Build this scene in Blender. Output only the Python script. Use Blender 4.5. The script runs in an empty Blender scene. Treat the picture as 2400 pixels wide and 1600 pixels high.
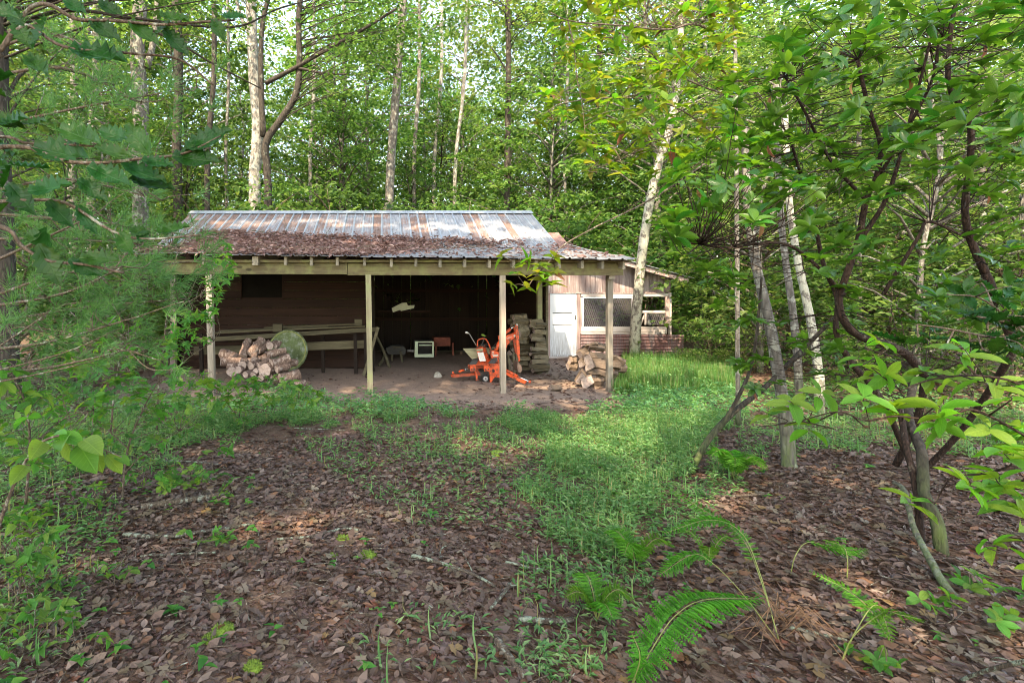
import bpy, math, random
import numpy as np
from mathutils import Vector, Matrix

rng = np.random.default_rng(7)
random.seed(7)
SC = bpy.context.scene
COL = SC.collection
R = math.radians

# ------------------------------------------------------------------ camera
H, F, OX, OY = 1.68, 1200.0, 900.0, 690.0      # eye height; focal length and vanishing point in photo pixels
cam_d = bpy.data.cameras.new('camera')
cam = bpy.data.objects.new('camera', cam_d)
COL.objects.link(cam)
cam.location = (0, 0, H)
cam.rotation_euler = (R(90), 0, 0)
cam_d.sensor_width = 36
cam_d.lens = 36 * F / 2400
cam_d.shift_x = (1200 - OX) / 2400
cam_d.shift_y = -(800 - OY) / 2400
cam_d.clip_start = 0.05
cam_d.clip_end = 400
SC.camera = cam

# ------------------------------------------------------------------ world, sun, exposure
SUN_EL, SUN_AZ = 50.0, -24.0                    # azimuth: degrees to the right of straight behind the camera
world = bpy.data.worlds.new('World')
SC.world = world
world.use_nodes = True
wn = world.node_tree
for n in list(wn.nodes): wn.nodes.remove(n)
wo = wn.nodes.new('ShaderNodeOutputWorld')
wb = wn.nodes.new('ShaderNodeBackground')
ws = wn.nodes.new('ShaderNodeTexSky')
ws.sky_type = 'NISHITA'
ws.sun_disc = False
ws.sun_elevation = R(SUN_EL)
ws.sun_rotation = R(180 - SUN_AZ)
ws.altitude = 0
ws.air_density = 1.0
ws.dust_density = 1.0
ws.ozone_density = 1.2
wb.inputs['Strength'].default_value = 0.15
wn.links.new(ws.outputs[0], wb.inputs[0])
wn.links.new(wb.outputs[0], wo.inputs[0])
SUN = Vector((math.sin(R(SUN_AZ)) * math.cos(R(SUN_EL)), -math.cos(R(SUN_AZ)) * math.cos(R(SUN_EL)), math.sin(R(SUN_EL))))
sun_d = bpy.data.lights.new('sun', 'SUN')
sun_d.energy = 2.0
sun_d.angle = R(0.53)
sun_d.color = (1.0, 0.95, 0.86)
sun = bpy.data.objects.new('sun', sun_d)
COL.objects.link(sun)
sun.rotation_euler = SUN.to_track_quat('Z', 'Y').to_euler()
SC.view_settings.view_transform = 'Standard'
SC.view_settings.look = 'None'
SC.view_settings.gamma = 1.0
SC.view_settings.use_curve_mapping = False
SC.view_settings.exposure = 3.0
SC.view_settings.use_white_balance = True
SC.view_settings.white_balance_temperature = 8600
SC.view_settings.white_balance_tint = 10
SC.cycles.max_bounces = 12
SC.cycles.diffuse_bounces = 10
SC.cycles.glossy_bounces = 2
SC.cycles.transmission_bounces = 10
SC.cycles.sample_clamp_indirect = 4.0
SC.cycles.filter_width = 1.0
SC.cycles.use_denoising = True

# ------------------------------------------------------------------ helpers
def W(px, py, d):
    return np.array(((px - OX) / F * d, d, H - (py - OY) / F * d))

def G(px, py, z=0.0):
    d = F * (H - z) / (py - OY)
    return np.array(((px - OX) / F * d, d, z))

def gz(x, y):
    x = np.asarray(x, float); y = np.asarray(y, float)
    near = 0.018 * np.sin(x * 1.7 + 0.6) * np.sin(y * 1.3) + 0.012 * np.sin(x * 3.9 + y * 2.7)
    return near + np.maximum(0, y - 17) * 0.045 + np.maximum(0, np.abs(x - 1) - 9) * 0.02

def to_px(P):
    P = np.asarray(P, float)
    d = np.maximum(P[..., 1], 0.05)
    return OX + F * P[..., 0] / d, OY - F * (P[..., 2] - H) / d, d

def in_poly(px, py, poly):
    px = np.asarray(px, float); py = np.asarray(py, float)
    inside = np.zeros(px.shape, bool)
    n = len(poly)
    for i in range(n):
        x1, y1 = poly[i]; x2, y2 = poly[(i + 1) % n]
        c = ((y1 > py) != (y2 > py)) & (px < (x2 - x1) * (py - y1) / ((y2 - y1) or 1e-9) + x1)
        inside ^= c
    return inside

def sample_poly(poly, n, d0, d1):
    xs = [p[0] for p in poly]; ys = [p[1] for p in poly]
    out = []
    while len(out) < n:
        px = rng.uniform(min(xs), max(xs), 200); py = rng.uniform(min(ys), max(ys), 200)
        for a, b in zip(px[in_poly(px, py, poly)], py[in_poly(px, py, poly)]):
            out.append(W(a, b, rng.uniform(d0, d1)))
            if len(out) >= n: break
    return np.array(out)

def unit(v):
    v = np.asarray(v, float)
    return v / np.maximum(np.linalg.norm(v, axis=-1, keepdims=True), 1e-9)

def spline(pts, k=5):
    P = np.asarray(pts, float)
    if len(P) < 3: 
        t = np.linspace(0, 1, k + 1)[:, None]
        return P[0] * (1 - t) + P[-1] * t
    Q = np.vstack([2 * P[0] - P[1], P, 2 * P[-1] - P[-2]])
    out = []
    for i in range(1, len(Q) - 2):
        t = np.linspace(0, 1, k, endpoint=False)[:, None]
        a, b, c, d = Q[i - 1], Q[i], Q[i + 1], Q[i + 2]
        out.append(0.5 * (2 * b + (c - a) * t + (2 * a - 5 * b + 4 * c - d) * t**2 + (3 * b - a - 3 * c + d) * t**3))
    out.append(P[-1:])
    return np.vstack(out)

def tube(pts, r0, r1=None, n=8, rough=0.0, cap=True):
    P = np.asarray(pts, float)
    m = len(P)
    rad = np.linspace(r0, r0 if r1 is None else r1, m) if np.ndim(r0) == 0 else np.asarray(r0, float)
    T = unit(np.gradient(P, axis=0))
    a = np.array((1.0, 0, 0)) if abs(T[0][0]) < 0.8 else np.array((0, 1.0, 0))
    u = unit(np.cross(T[0], a))
    V = []
    ang = np.arange(n) * 2 * math.pi / n
    for i in range(m):
        u = unit(u - T[i] * np.dot(u, T[i]))
        w = np.cross(T[i], u)
        rr = rad[i] * (1 + (rng.uniform(-rough, rough, n) if rough else 0))
        V.append(P[i] + (np.cos(ang) * rr)[:, None] * u + (np.sin(ang) * rr)[:, None] * w)
    V = np.vstack(V)
    i = np.arange(m - 1)[:, None] * n; j = np.arange(n)[None, :]; k = (j + 1) % n
    Q = np.stack([i + j, i + k, i + n + k, i + n + j], -1).reshape(-1, 4)
    fs = [Q]
    if cap:
        V = np.vstack([V, P[:1], P[-1:]])
        c0, c1 = m * n, m * n + 1
        jj = np.arange(n); kk = (jj + 1) % n
        fs.append(np.stack([np.full(n, c0), kk, jj], -1))
        fs.append(np.stack([np.full(n, c1), (m - 1) * n + jj, (m - 1) * n + kk], -1))
    return V, fs

BOXF = np.array([(0, 3, 2, 1), (4, 5, 6, 7), (0, 1, 5, 4), (1, 2, 6, 5), (2, 3, 7, 6), (3, 0, 4, 7)])
def hexa(c8):
    return np.asarray(c8, float), [BOXF]

def box(x0, x1, y0, y1, z0, z1):
    return hexa([(x0, y0, z0), (x1, y0, z0), (x1, y1, z0), (x0, y1, z0), (x0, y0, z1), (x1, y0, z1), (x1, y1, z1), (x0, y1, z1)])

def bar(p0, p1, w, h, up=(0, 0, 1)):
    p0 = np.asarray(p0, float); p1 = np.asarray(p1, float)
    t = unit(p1 - p0); s = unit(np.cross(t, np.asarray(up, float))); u = np.cross(s, t)
    a, b = s * w / 2, u * h / 2
    return hexa([p0 - a - b, p0 + a - b, p1 + a - b, p1 - a - b, p0 - a + b, p0 + a + b, p1 + a + b, p1 - a + b])

def prism(poly, axis_vec):
    """closed outline (n,3) pushed along axis_vec"""
    P = np.asarray(poly, float); n = len(P); c = P.mean(0)
    a = np.asarray(axis_vec, float)
    V = np.vstack([P, P + a, c[None], (c + a)[None]])
    j = np.arange(n); k = (j + 1) % n
    return V, [np.stack([j, k, k + n, j + n], -1), np.stack([np.full(n, 2 * n), k, j], -1), np.stack([np.full(n, 2 * n + 1), j + n, k + n], -1)]

class MB:
    def __init__(self): self.V = []; self.F = []; self.n = 0
    def add(self, vf, mi=0, smooth=False):
        V, fs = vf
        V = np.asarray(V, float).reshape(-1, 3)
        if isinstance(fs, np.ndarray): fs = [fs]
        for f in fs:
            f = np.asarray(f)
            if len(f): self.F.append((f + self.n, mi, smooth))
        self.V.append(V); self.n += len(V)
        return self
    def mesh(self, name, mats, org=(0, 0, 0)):
        V = np.vstack(self.V) - np.asarray(org, float)
        me = bpy.data.meshes.new(name)
        me.vertices.add(len(V)); me.vertices.foreach_set('co', V.astype(np.float32).ravel())
        tot = np.concatenate([np.full(len(f), f.shape[1]) for f, _, _ in self.F])
        idx = np.concatenate([f.ravel() for f, _, _ in self.F])
        me.loops.add(len(idx)); me.loops.foreach_set('vertex_index', idx.astype(np.int32))
        me.polygons.add(len(tot))
        st = np.concatenate([[0], np.cumsum(tot)[:-1]])
        me.polygons.foreach_set('loop_start', st.astype(np.int32))
        mi = np.concatenate([np.full(len(f), m) for f, m, _ in self.F])
        me.polygons.foreach_set('material_index', mi.astype(np.int32))
        sm = np.concatenate([np.full(len(f), s) for f, _, s in self.F])
        me.polygons.foreach_set('use_smooth', sm.astype(bool))
        for m in (mats if isinstance(mats, (list, tuple)) else [mats]): me.materials.append(m)
        me.update(calc_edges=True)
        me.validate()
        return me

ORG = {}
def tag(o, label=None, cat=None, group=None, kind=None):
    if label: o['label'] = label
    if cat: o['category'] = cat
    if group: o['group'] = group
    if kind: o['kind'] = kind
    return o

def thing(name, label, cat, loc, group=None):
    o = bpy.data.objects.new(name, None)
    o.empty_display_size = 0.1
    COL.objects.link(o)
    o.location = [float(a) for a in loc]
    ORG[o.name] = np.asarray(loc, float)
    return tag(o, label, cat, group)

def link_mesh(name, me, parent=None, loc=None):
    o = bpy.data.objects.new(name, me)
    COL.objects.link(o)
    if parent is not None:
        o.parent = parent
        ORG[o.name] = ORG.get(parent.name, np.zeros(3))
    if loc is not None:
        o.location = [float(a) for a in loc]
        ORG[o.name] = np.asarray(loc, float)
    return o

def build(mb, name, mats, parent=None, loc=(0, 0, 0)):
    """world-space builder -> one object (child of parent, or a thing of its own with its origin at loc)"""
    if parent is not None:
        return link_mesh(name, mb.mesh(name, mats, ORG[parent.name]), parent)
    return link_mesh(name, mb.mesh(name, mats, loc), None, loc)

def part(vf, name, mat, parent, smooth=False):
    return build(MB().add(vf, 0, smooth), name, mat, parent)

# ---- leaves
def tpl(half, nseg=None, fold=0.12, droop=0.15):
    """leaf outline given as half widths at evenly spaced stations from base to tip; a folded, drooping blade"""
    m = len(half)
    V = []; Fc = []
    for i, h in enumerate(half):
        t = i / (m - 1)
        z = -droop * t * t
        V += [(t, 0, z), (t, h, z + fold * h * 2), (t, -h, z + fold * h * 2)]
    for i in range(m - 1):
        a, b = 3 * i, 3 * i + 3
        Fc += [(a, b, b + 1, a + 1), (a, a + 2, b + 2, b)]
    return np.array(V, float), np.array(Fc)

T_DIAM = (np.array([(0, 0, 0), (0.45, 0.5, 0.12), (1, 0, -0.08), (0.45, -0.5, 0.12)], float), np.array([(0, 2, 1), (0, 3, 2)]))
T_OVAL = tpl([0.02, 0.3, 0.45, 0.5, 0.4, 0.03])
T_LONG = tpl([0.03, 0.38, 0.5, 0.5, 0.36, 0.02], droop=0.22)
T_OVATE = tpl([0.05, 0.5, 0.46, 0.36, 0.2, 0.01], droop=0.2)
T_CURL = (np.array([(0, 0, .06), (.5, .5, .2), (.5, -.5, .14), (1, 0, .16), (.5, 0, 0), (.25, .36, .12), (.25, -.36, .1), (.78, .33, .2), (.78, -.33, .16)], float),
          np.array([(0, 4, 5), (5, 4, 1), (0, 6, 4), (6, 2, 4), (4, 7, 1), (4, 3, 7), (4, 2, 8), (4, 8, 3)]))
T_TRI = (np.array([(0, .5, 0), (0, -.5, 0), (1, 0, 0)], float), np.array([(0, 1, 2)]))
def tpl_spiny(n=6):
    V = [(0, 0, 0)]; up = []; dn = []
    m = 2 * n
    for i in range(1, m):
        t = i / m
        w = 0.5 * math.sin(math.pi * min(1, t * 1.02)) ** 0.7
        w *= 1.12 if i % 2 else 0.82
        zz = 0.12 if i % 2 else 0.02
        up.append((t + (0.03 if i % 2 else 0), w, zz)); dn.append((t + (0.03 if i % 2 else 0), -w, zz))
    V = [(0, 0, 0)] + up + [(1.06, 0, -0.05)] + dn[::-1] + [(0.25, 0, -.03), (0.5, 0, -.04), (0.75, 0, -.04)]
    k = len(V) - 3
    Fc = []
    def mid(t): return k + (0 if t < .37 else 1 if t < .62 else 2)
    L = len(up)
    for i in range(k):
        a, b = i, (i + 1) % k
        t = (V[a][0] + V[b][0]) / 2
        Fc.append((a, mid(t), b) )
    for a, b, c in ((k, k + 1, None), (k + 1, k + 2, None)):
        pass
    # close the slivers between neighbouring midrib points
    for i in range(k):
        a, b, c = V[i - 1], V[i], V[(i + 1) % k]
        m0 = mid((a[0] + b[0]) / 2); m1 = mid((b[0] + c[0]) / 2)
        if m0 != m1: Fc.append((i, m0, m1))
    return np.array(V, float), np.array(Fc)
T_HOLLY = tpl_spiny()
def tpl_lobed():
    """a maple or oak like blade with five lobes"""
    o = [(0, 0), (.1, .28), (.02, .5), (.32, .42), (.45, .62), (.55, .3), (.8, .3), (1, 0), (.8, -.3), (.55, -.3), (.45, -.62), (.32, -.42), (.02, -.5), (.1, -.28)]
    V = [(x, y, .14 * abs(y) - .12 * x * x) for x, y in o] + [(.35, 0, -.02), (.65, 0, -.06)]
    k = len(o); Fc = []
    for i in range(k):
        a, b = i, (i + 1) % k
        t = (o[a][0] + o[b][0]) / 2
        Fc.append((a, k if t < .5 else k + 1, b))
    Fc += [(5, k, k + 1), (9, k + 1, k)]
    return np.array(V, float), np.array(Fc)
T_LOBE = tpl_lobed()

def frames(D, N):
    D = unit(D); S = unit(np.cross(N, D)); N = np.cross(D, S)
    return D, S, N

def leafset(T, P, D, N, L, Wd):
    TV, TF = T
    D, S, N = frames(D, N)
    L = np.broadcast_to(L, (len(P),)); Wd = np.broadcast_to(Wd, (len(P),))
    V = P[:, None, :] + TV[None, :, 0, None] * (D * L[:, None])[:, None, :] + TV[None, :, 1, None] * (S * Wd[:, None])[:, None, :] + TV[None, :, 2, None] * (N * L[:, None])[:, None, :]
    Fc = TF[None] + (np.arange(len(P)) * len(TV))[:, None, None]
    return V.reshape(-1, 3), [Fc.reshape(-1, TF.shape[1])]

LEAFMESH = {}
def leaf_parts(root, T, P, D, N, L, Wd, mat, most=300, name='leaf', rest='foliage', min_px=9):
    """the leaves that show largest become parts, the others one mass of leaves"""
    if len(P) == 0: return
    L = np.broadcast_to(L, (len(P),)).astype(float); Wd = np.broadcast_to(Wd, (len(P),)).astype(float)
    px, py, d = to_px(P + unit(D) * L[:, None] * 0.5)
    size = L * F / d
    vis = (px > -20) & (px < 2420) & (py > -20) & (py < 1620) & (P[:, 1] > .3)
    score = np.where(vis, size, 0)
    order = np.argsort(-score)
    k = int(min(most, (score * 1024 / 2400 > min_px * .45).sum()))
    near, far = order[:k], order[k:]
    if mat.name + '_veined' not in bpy.data.materials: leafmat(mat.name, *LEAFARGS[mat.name], veins=True)
    near_mat = bpy.data.materials[mat.name + '_veined']
    key = (id(T[0]), mat.name)
    if key not in LEAFMESH:
        LEAFMESH[key] = MB().add((T[0], [T[1]]), 0, True).mesh('leaf_blade', near_mat)
    Dn, Sn, Nn = frames(D, N)
    o0 = ORG[root.name]
    for i in near:
        o = bpy.data.objects.new(name, LEAFMESH[key])
        COL.objects.link(o); o.parent = root
        M = np.eye(4)
        M[:3, 0] = Dn[i] * L[i]; M[:3, 1] = Sn[i] * Wd[i]; M[:3, 2] = Nn[i] * L[i]; M[:3, 3] = P[i] - o0
        o.matrix_basis = Matrix(M.tolist())
    if len(far):
        o = build(MB().add(leafset(T, P[far], D[far], N[far], L[far], Wd[far]), 0, True), rest, mat, root)
        o['kind'] = 'stuff'

# ------------------------------------------------------------------ materials
class NT:
    def __init__(self, name):
        self.m = bpy.data.materials.new(name); self.m.use_nodes = True
        self.t = self.m.node_tree
        for n in list(self.t.nodes): self.t.nodes.remove(n)
        self.out = self.t.nodes.new('ShaderNodeOutputMaterial')
    def n(self, kind, ins=None, **kw):
        nd = self.t.nodes.new('ShaderNode' + kind)
        for k, v in kw.items(): setattr(nd, k, v)
        for k, v in (ins or {}).items():
            s = nd.inputs[k]
            if isinstance(v, bpy.types.NodeSocket): self.t.links.new(v, s)
            else: s.default_value = v
        return nd
    def coords(self, scale=(1, 1, 1), which='Object'):
        tc = self.n('TexCoord')
        return self.n('Mapping', {'Vector': tc.outputs[which], 'Scale': scale}).outputs[0]
    def noise(self, vec, scale, detail=4, rough=.6, dist=0):
        return self.n('TexNoise', {'Vector': vec, 'Scale': scale, 'Detail': detail, 'Roughness': rough, 'Distortion': dist}).outputs[0]
    def ramp(self, fac, stops, interp='LINEAR'):
        r = self.n('ValToRGB', {'Fac': fac}); cr = r.color_ramp; cr.interpolation = interp
        while len(cr.elements) < len(stops): cr.elements.new(0.5)
        for e, (p, c) in zip(cr.elements, stops): e.position = p; e.color = (*c, 1) if len(c) == 3 else c
        return r.outputs[0]
    def mix(self, fac, a, b, blend='MIX'):
        nd = self.n('Mix', data_type='RGBA', blend_type=blend)
        for s, v in ((nd.inputs[0], fac), (nd.inputs[6], a), (nd.inputs[7], b)):
            if isinstance(v, bpy.types.NodeSocket): self.t.links.new(v, s)
            else: s.default_value = v if not isinstance(v, tuple) or len(v) == 4 else (*v, 1)
        return nd.outputs[2]
    def math(self, op, a, b=0.0):
        nd = self.n('Math', operation=op)
        for s, v in zip(nd.inputs, (a, b)):
            if isinstance(v, bpy.types.NodeSocket): self.t.links.new(v, s)
            else: s.default_value = v
        return nd.outputs[0]
    def bump(self, h, strength=.5, dist=.01):
        return self.n('Bump', {'Height': h, 'Strength': strength, 'Distance': dist}).outputs[0]
    def bsdf(self, color, rough=.8, metal=0.0, normal=None, spec=.4):
        ins = {'Base Color': color if isinstance(color, bpy.types.NodeSocket) else (*color, 1), 'Roughness': rough, 'Metallic': metal, 'Specular IOR Level': spec}
        if normal is not None: ins['Normal'] = normal
        return self.n('BsdfPrincipled', ins).outputs[0]
    def done(self, shader):
        self.t.links.new(shader, self.out.inputs[0]); return self.m

LEAFARGS = {}
def leafmat(name, cols, trans=.42, rough=.5, tcol=None, spec=.18, tint=0.25, veins=False):
    LEAFARGS[name] = (cols, trans, rough, tcol, spec, tint)
    t = NT(name + ('_veined' if veins else ''))
    isl = t.n('NewGeometry').outputs['Random Per Island']
    obj = t.n('ObjectInfo').outputs['Random']
    v = t.math('FRACT', t.math('ADD', isl, obj))
    stops = [((i + .5) / len(cols), c) for i, c in enumerate(cols)]
    col = t.ramp(v, stops)
    hsv = t.n('HueSaturation', {'Hue': t.math('ADD', .5, t.math('MULTIPLY', t.math('SUBTRACT', obj, .5), .05 * tint * 4)), 'Value': t.math('ADD', 1 - tint / 2, t.math('MULTIPLY', obj, tint)), 'Color': col}).outputs[0]
    nrm = None
    if veins:                     # these leaves are objects of their own: object space is blade space
        sp = t.n('SeparateXYZ', {0: t.n('TexCoord').outputs['Object']})
        lx, ay = sp.outputs[0], t.math('ABSOLUTE', sp.outputs[1])
        midrib = t.ramp(ay, [(.012, (1, 1, 1)), (.03, (0, 0, 0))])
        wv = t.math('ABSOLUTE', t.math('SUBTRACT', t.math('FRACT', t.math('MULTIPLY', t.math('SUBTRACT', lx, t.math('MULTIPLY', ay, .55)), 8.0)), .5))
        side = t.ramp(wv, [(.03, (1, 1, 1)), (.10, (0, 0, 0))])
        v1 = t.math('MAXIMUM', midrib, t.math('MULTIPLY', side, .55))
        hsv = t.mix(t.math('MULTIPLY', v1, .45), hsv, t.mix(1.0, hsv, (1.9, 1.6, 2.0), 'MULTIPLY'))
        off = t.n('CombineXYZ', {0: t.math('MULTIPLY', obj, 37.0), 1: t.math('MULTIPLY', obj, 91.0)}).outputs[0]
        vv = t.n('VectorMath', {0: t.coords(), 1: off}, operation='ADD').outputs[0]
        spot = t.noise(vv, 3.2, 4, .6)
        hsv = t.mix(t.ramp(spot, [(.66, (0, 0, 0)), (.72, (.75, .75, .75))]), hsv, (.16, .10, .035))
        blot = t.noise(vv, 1.3, 2)
        hsv = t.mix(t.ramp(blot, [(.35, (.5, .5, .5)), (.65, (0, 0, 0))]), hsv, t.mix(1.0, hsv, (.62, .72, .7), 'MULTIPLY'))
        nrm = t.bump(t.math('SUBTRACT', t.math('MULTIPLY', spot, .4), v1), .35, .02)
    nz = t.noise(t.coords(), 30, 2)
    hsv = t.mix(t.math('MULTIPLY', nz, .35), hsv, t.mix(1.0, hsv, (.55, .6, .45), 'MULTIPLY'))
    p = t.bsdf(hsv, rough, normal=nrm, spec=spec)
    tc = t.mix(1.0, hsv, tcol or (1.7, 1.7, .75), 'MULTIPLY')
    tr = t.n('BsdfTranslucent', {'Color': tc}).outputs[0]
    mx = t.n('MixShader', {0: trans, 1: p, 2: tr}).outputs[0]
    return t.done(mx)

def woodmat(name, c0, c1, axis=2, scale=3.0, stain=None, rough=.85, bump=.4, moss=None):
    t = NT(name)
    s = [9.0, 9.0, 9.0]; s[axis] = .55
    vec = t.coords(tuple(s))
    rnd = t.n('ObjectInfo').outputs['Random']
    off = t.n('CombineXYZ', {0: t.math('MULTIPLY', rnd, 37.0), 1: t.math('MULTIPLY', rnd, 91.0), 2: t.math('MULTIPLY', rnd, 53.0)}).outputs[0]
    vec = t.n('VectorMath', {0: vec, 1: off}, operation='ADD').outputs[0]
    g = t.noise(vec, scale, 6, .65, .6)
    g2 = t.noise(vec, scale * 5, 3, .6)
    fac = t.math('ADD', t.math('MULTIPLY', g, .75), t.math('MULTIPLY', g2, .25))
    col = t.ramp(fac, [(.32, c0), (.52, tuple((a + b) / 2 for a, b in zip(c0, c1))), (.68, c1)])
    col = t.mix(1.0, col, t.ramp(rnd, [(0, (.75, .75, .75)), (1, (1.15, 1.12, 1.1))]), 'MULTIPLY')
    big = t.noise(t.coords(), 1.6, 3)
    if stain: col = t.mix(t.ramp(big, [(.45, (0, 0, 0)), (.7, (.8, .8, .8))]), col, stain)
    if moss: col = t.mix(t.ramp(t.noise(t.coords(), 5, 5), [(.45, (0, 0, 0)), (.65, (.85, .85, .85))]), col, moss)
    kn = t.n('TexVoronoi', {'Vector': t.coords(tuple(2.6 if i != axis else 1.3 for i in range(3))), 'Scale': 1.0, 'Randomness': 1.0}).outputs[0]
    col = t.mix(t.ramp(kn, [(.0, (.85, .85, .85)), (.055, (.7, .7, .7)), (.075, (0, 0, 0))]), col, tuple(a * .3 for a in c0))
    return t.done(t.bsdf(col, rough, normal=t.bump(fac, bump, .01), spec=.25))

def barkmat(name, c0, c1, lichen=None, amt=.5, scale=1.0, moss=None):
    t = NT(name)
    vec = t.coords((9 * scale, 9 * scale, 2.2 * scale))
    rnd = t.n('ObjectInfo').outputs['Random']
    off = t.n('CombineXYZ', {0: t.math('MULTIPLY', rnd, 37.0), 1: t.math('MULTIPLY', rnd, 91.0)}).outputs[0]
    vec = t.n('VectorMath', {0: vec, 1: off}, operation='ADD').outputs[0]
    vo = t.n('TexVoronoi', {'Vector': vec, 'Scale': 2.5}, feature='DISTANCE_TO_EDGE').outputs[0]
    nz = t.noise(vec, 2.2, 6, .7)
    h = t.math('ADD', t.math('MULTIPLY', vo, .7), t.math('MULTIPLY', nz, .6))
    col = t.ramp(h, [(.2, c0), (.62, c1)])
    if lichen:
        ln = t.noise(t.coords((1, 1, .7)), 7 * scale, 5, .65)
        col = t.mix(t.ramp(ln, [(.62 - amt * .3, (0, 0, 0)), (.70 - amt * .3, (.9, .9, .9))]), col, lichen)
    if moss:
        z = t.n('SeparateXYZ', {0: t.n('TexCoord').outputs['Object']}).outputs[2]
        mm = t.math('MULTIPLY', t.ramp(t.math('MULTIPLY', z, 1.6), [(0, (1, 1, 1)), (1, (0, 0, 0))]), t.ramp(nz, [(.35, (0, 0, 0)), (.6, (1, 1, 1))]))
        col = t.mix(mm, col, moss)
    return t.done(t.bsdf(col, .9, normal=t.bump(h, .8, .03), spec=.2))

def plain(name, c, rough=.5, metal=0, var=.25, scale=6, dirt=None, dirt_amt=.5, spec=.4, bump=.1):
    t = NT(name)
    nz = t.noise(t.coords(), scale, 6, .65)
    col = t.mix(t.ramp(nz, [(.3, (0, 0, 0)), (.7, (1, 1, 1))]), tuple(a * (1 - var) for a in c), tuple(min(1, a * (1 + var)) for a in c))
    rg = rough
    if dirt:
        dn = t.noise(t.coords(), scale * 1.7, 6, .7)
        f = t.ramp(dn, [(.75 - dirt_amt * .5, (0, 0, 0)), (.9 - dirt_amt * .5, (1, 1, 1))])
        col = t.mix(f, col, dirt)
        rg = t.math('ADD', rough, t.math('MULTIPLY', f, .3))
    return t.done(t.bsdf(col, rg, metal, t.bump(nz, bump, .01), spec))

M = {}
M['post'] = woodmat('post_wood', (.17, .14, .085), (.33, .29, .19), 2, 2.4, moss=(.22, .24, .11))
M['post_grey'] = woodmat('post_grey_wood', (.16, .13, .10), (.36, .31, .25), 2, 2.4)
M['beam'] = woodmat('beam_wood', (.085, .065, .034), (.20, .165, .09), 0, 2.0, moss=(.17, .17, .07))
M['rafter'] = woodmat('rafter_wood', (.11, .095, .07), (.29, .26, .20), 1, 2.4)
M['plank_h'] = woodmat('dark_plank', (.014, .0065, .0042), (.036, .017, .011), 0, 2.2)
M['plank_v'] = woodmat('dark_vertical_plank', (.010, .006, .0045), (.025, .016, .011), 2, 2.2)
M['lumber'] = woodmat('old_lumber', (.05, .042, .025), (.14, .12, .072), 0, 2.2)
M['board_v'] = woodmat('weathered_red_board', (.12, .075, .07), (.44, .385, .375), 2, 2.6, stain=(.19, .10, .09))
M['board_white'] = woodmat('whitewashed_board', (.24, .17, .15), (.66, .60, .56), 0, 2.6, stain=(.60, .55, .52))
M['post_red'] = woodmat('red_grey_post', (.20, .10, .09), (.56, .46, .43), 2, 2.6)
M['orange'] = plain('orange_paint', (.62, .075, .018), .45, 0, .3, 9, (.10, .045, .028), .55, .4)
M['orange_dull'] = plain('dull_orange_paint', (.40, .07, .03), .6, 0, .25, 9, (.12, .07, .05), .45, .3)
M['black'] = plain('black_rubber', (.02, .02, .02), .75, 0, .4, 20, (.09, .07, .06), .3)
M['tread'] = plain('grip_tape', (.06, .058, .055), .95, 0, .3, 60)
M['chrome'] = plain('chrome_rod', (.8, .8, .82), .18, 1.0, .05, 12, (.3, .25, .2), .1)
M['steel'] = plain('worn_steel', (.28, .26, .25), .5, .7, .3, 14, (.16, .10, .07), .4)
M['rustmetal'] = plain('rusty_scoop_metal', (.20, .13, .10), .75, .3, .35, 12, (.28, .12, .06), .4)
M['decal'] = plain('grey_decal', (.50, .47, .42), .6, 0, .2, 50, (.25, .2, .17), .3)
M['white'] = plain('white_paint', (.80, .82, .84), .55, 0, .06, 9, (.42, .40, .39), .16)
M['doorpaint'] = None
M['foam'] = plain('pale_foam', (.62, .66, .52), .9, 0, .1, 9, (.3, .3, .2), .2)
M['ply'] = woodmat('weathered_plywood', (.22, .20, .12), (.44, .41, .26), 0, 2.0)
M['palegreen'] = plain('pale_green_enamel', (.50, .58, .42), .35, 0, .1, 9, (.2, .2, .14), .25)
M['glass'] = plain('dark_glass', (.006, .008, .007), .08, 0, .1, 5, spec=.7)
M['dark'] = plain('dark_iron', (.05, .047, .042), .8, .2, .4, 14, (.12, .09, .06), .3)
M['redbox'] = plain('dull_red_metal', (.20, .05, .03), .7, 0, .3, 8, (.08, .04, .03), .4)
M['galv'] = plain('galvanised_steel', (.38, .40, .43), .42, .55, .18, 5, (.35, .32, .32), .2)
M['wire'] = plain('zinc_wire', (.22, .20, .21), .5, .4, .2, 30)

def roofmat(name, rust_lo, rust_hi, rust=(.17, .09, .062)):
    """galvanised sheet with rust running down the slope; rust_lo/hi set how much of it is rusty"""
    t = NT(name)
    v1 = t.coords((9, .7, .7)); v2 = t.coords((1, .8, .8))
    st = t.noise(v1, 3.0, 5, .65); bl = t.noise(v2, 2.2, 5, .6)
    f = t.math('ADD', t.math('MULTIPLY', st, .5), t.math('MULTIPLY', bl, .5))
    m = t.ramp(f, [(rust_lo, (0, 0, 0)), (rust_hi, (1, 1, 1))])
    g = t.ramp(t.noise(t.coords((14, 1.2, 1.2)), 2.5, 4), [(.3, (.15, .15, .16)), (.7, (.31, .31, .315))])
    rc = t.ramp(t.noise(t.coords((6, 2, 2)), 5, 5), [(.3, tuple(a * .75 for a in rust)), (.7, tuple(a * 1.25 for a in rust))])
    col = t.mix(m, g, rc)
    bs = t.n('BsdfPrincipled', {'Base Color': col, 'Roughness': t.math('ADD', .52, t.math('MULTIPLY', m, .35)), 'Metallic': t.math('MULTIPLY', t.math('SUBTRACT', 1, m), .25), 'Normal': t.bump(f, .15, .01)}).outputs[0]
    return t.done(bs)
M['roof_rust'] = roofmat('roof_mostly_rust', .34, .52, (.135, .078, .058))
M['roof_mix'] = roofmat('roof_half_rust', .42, .60, (.15, .082, .058))
M['roof_pale'] = roofmat('roof_pale', .58, .70)
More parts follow.
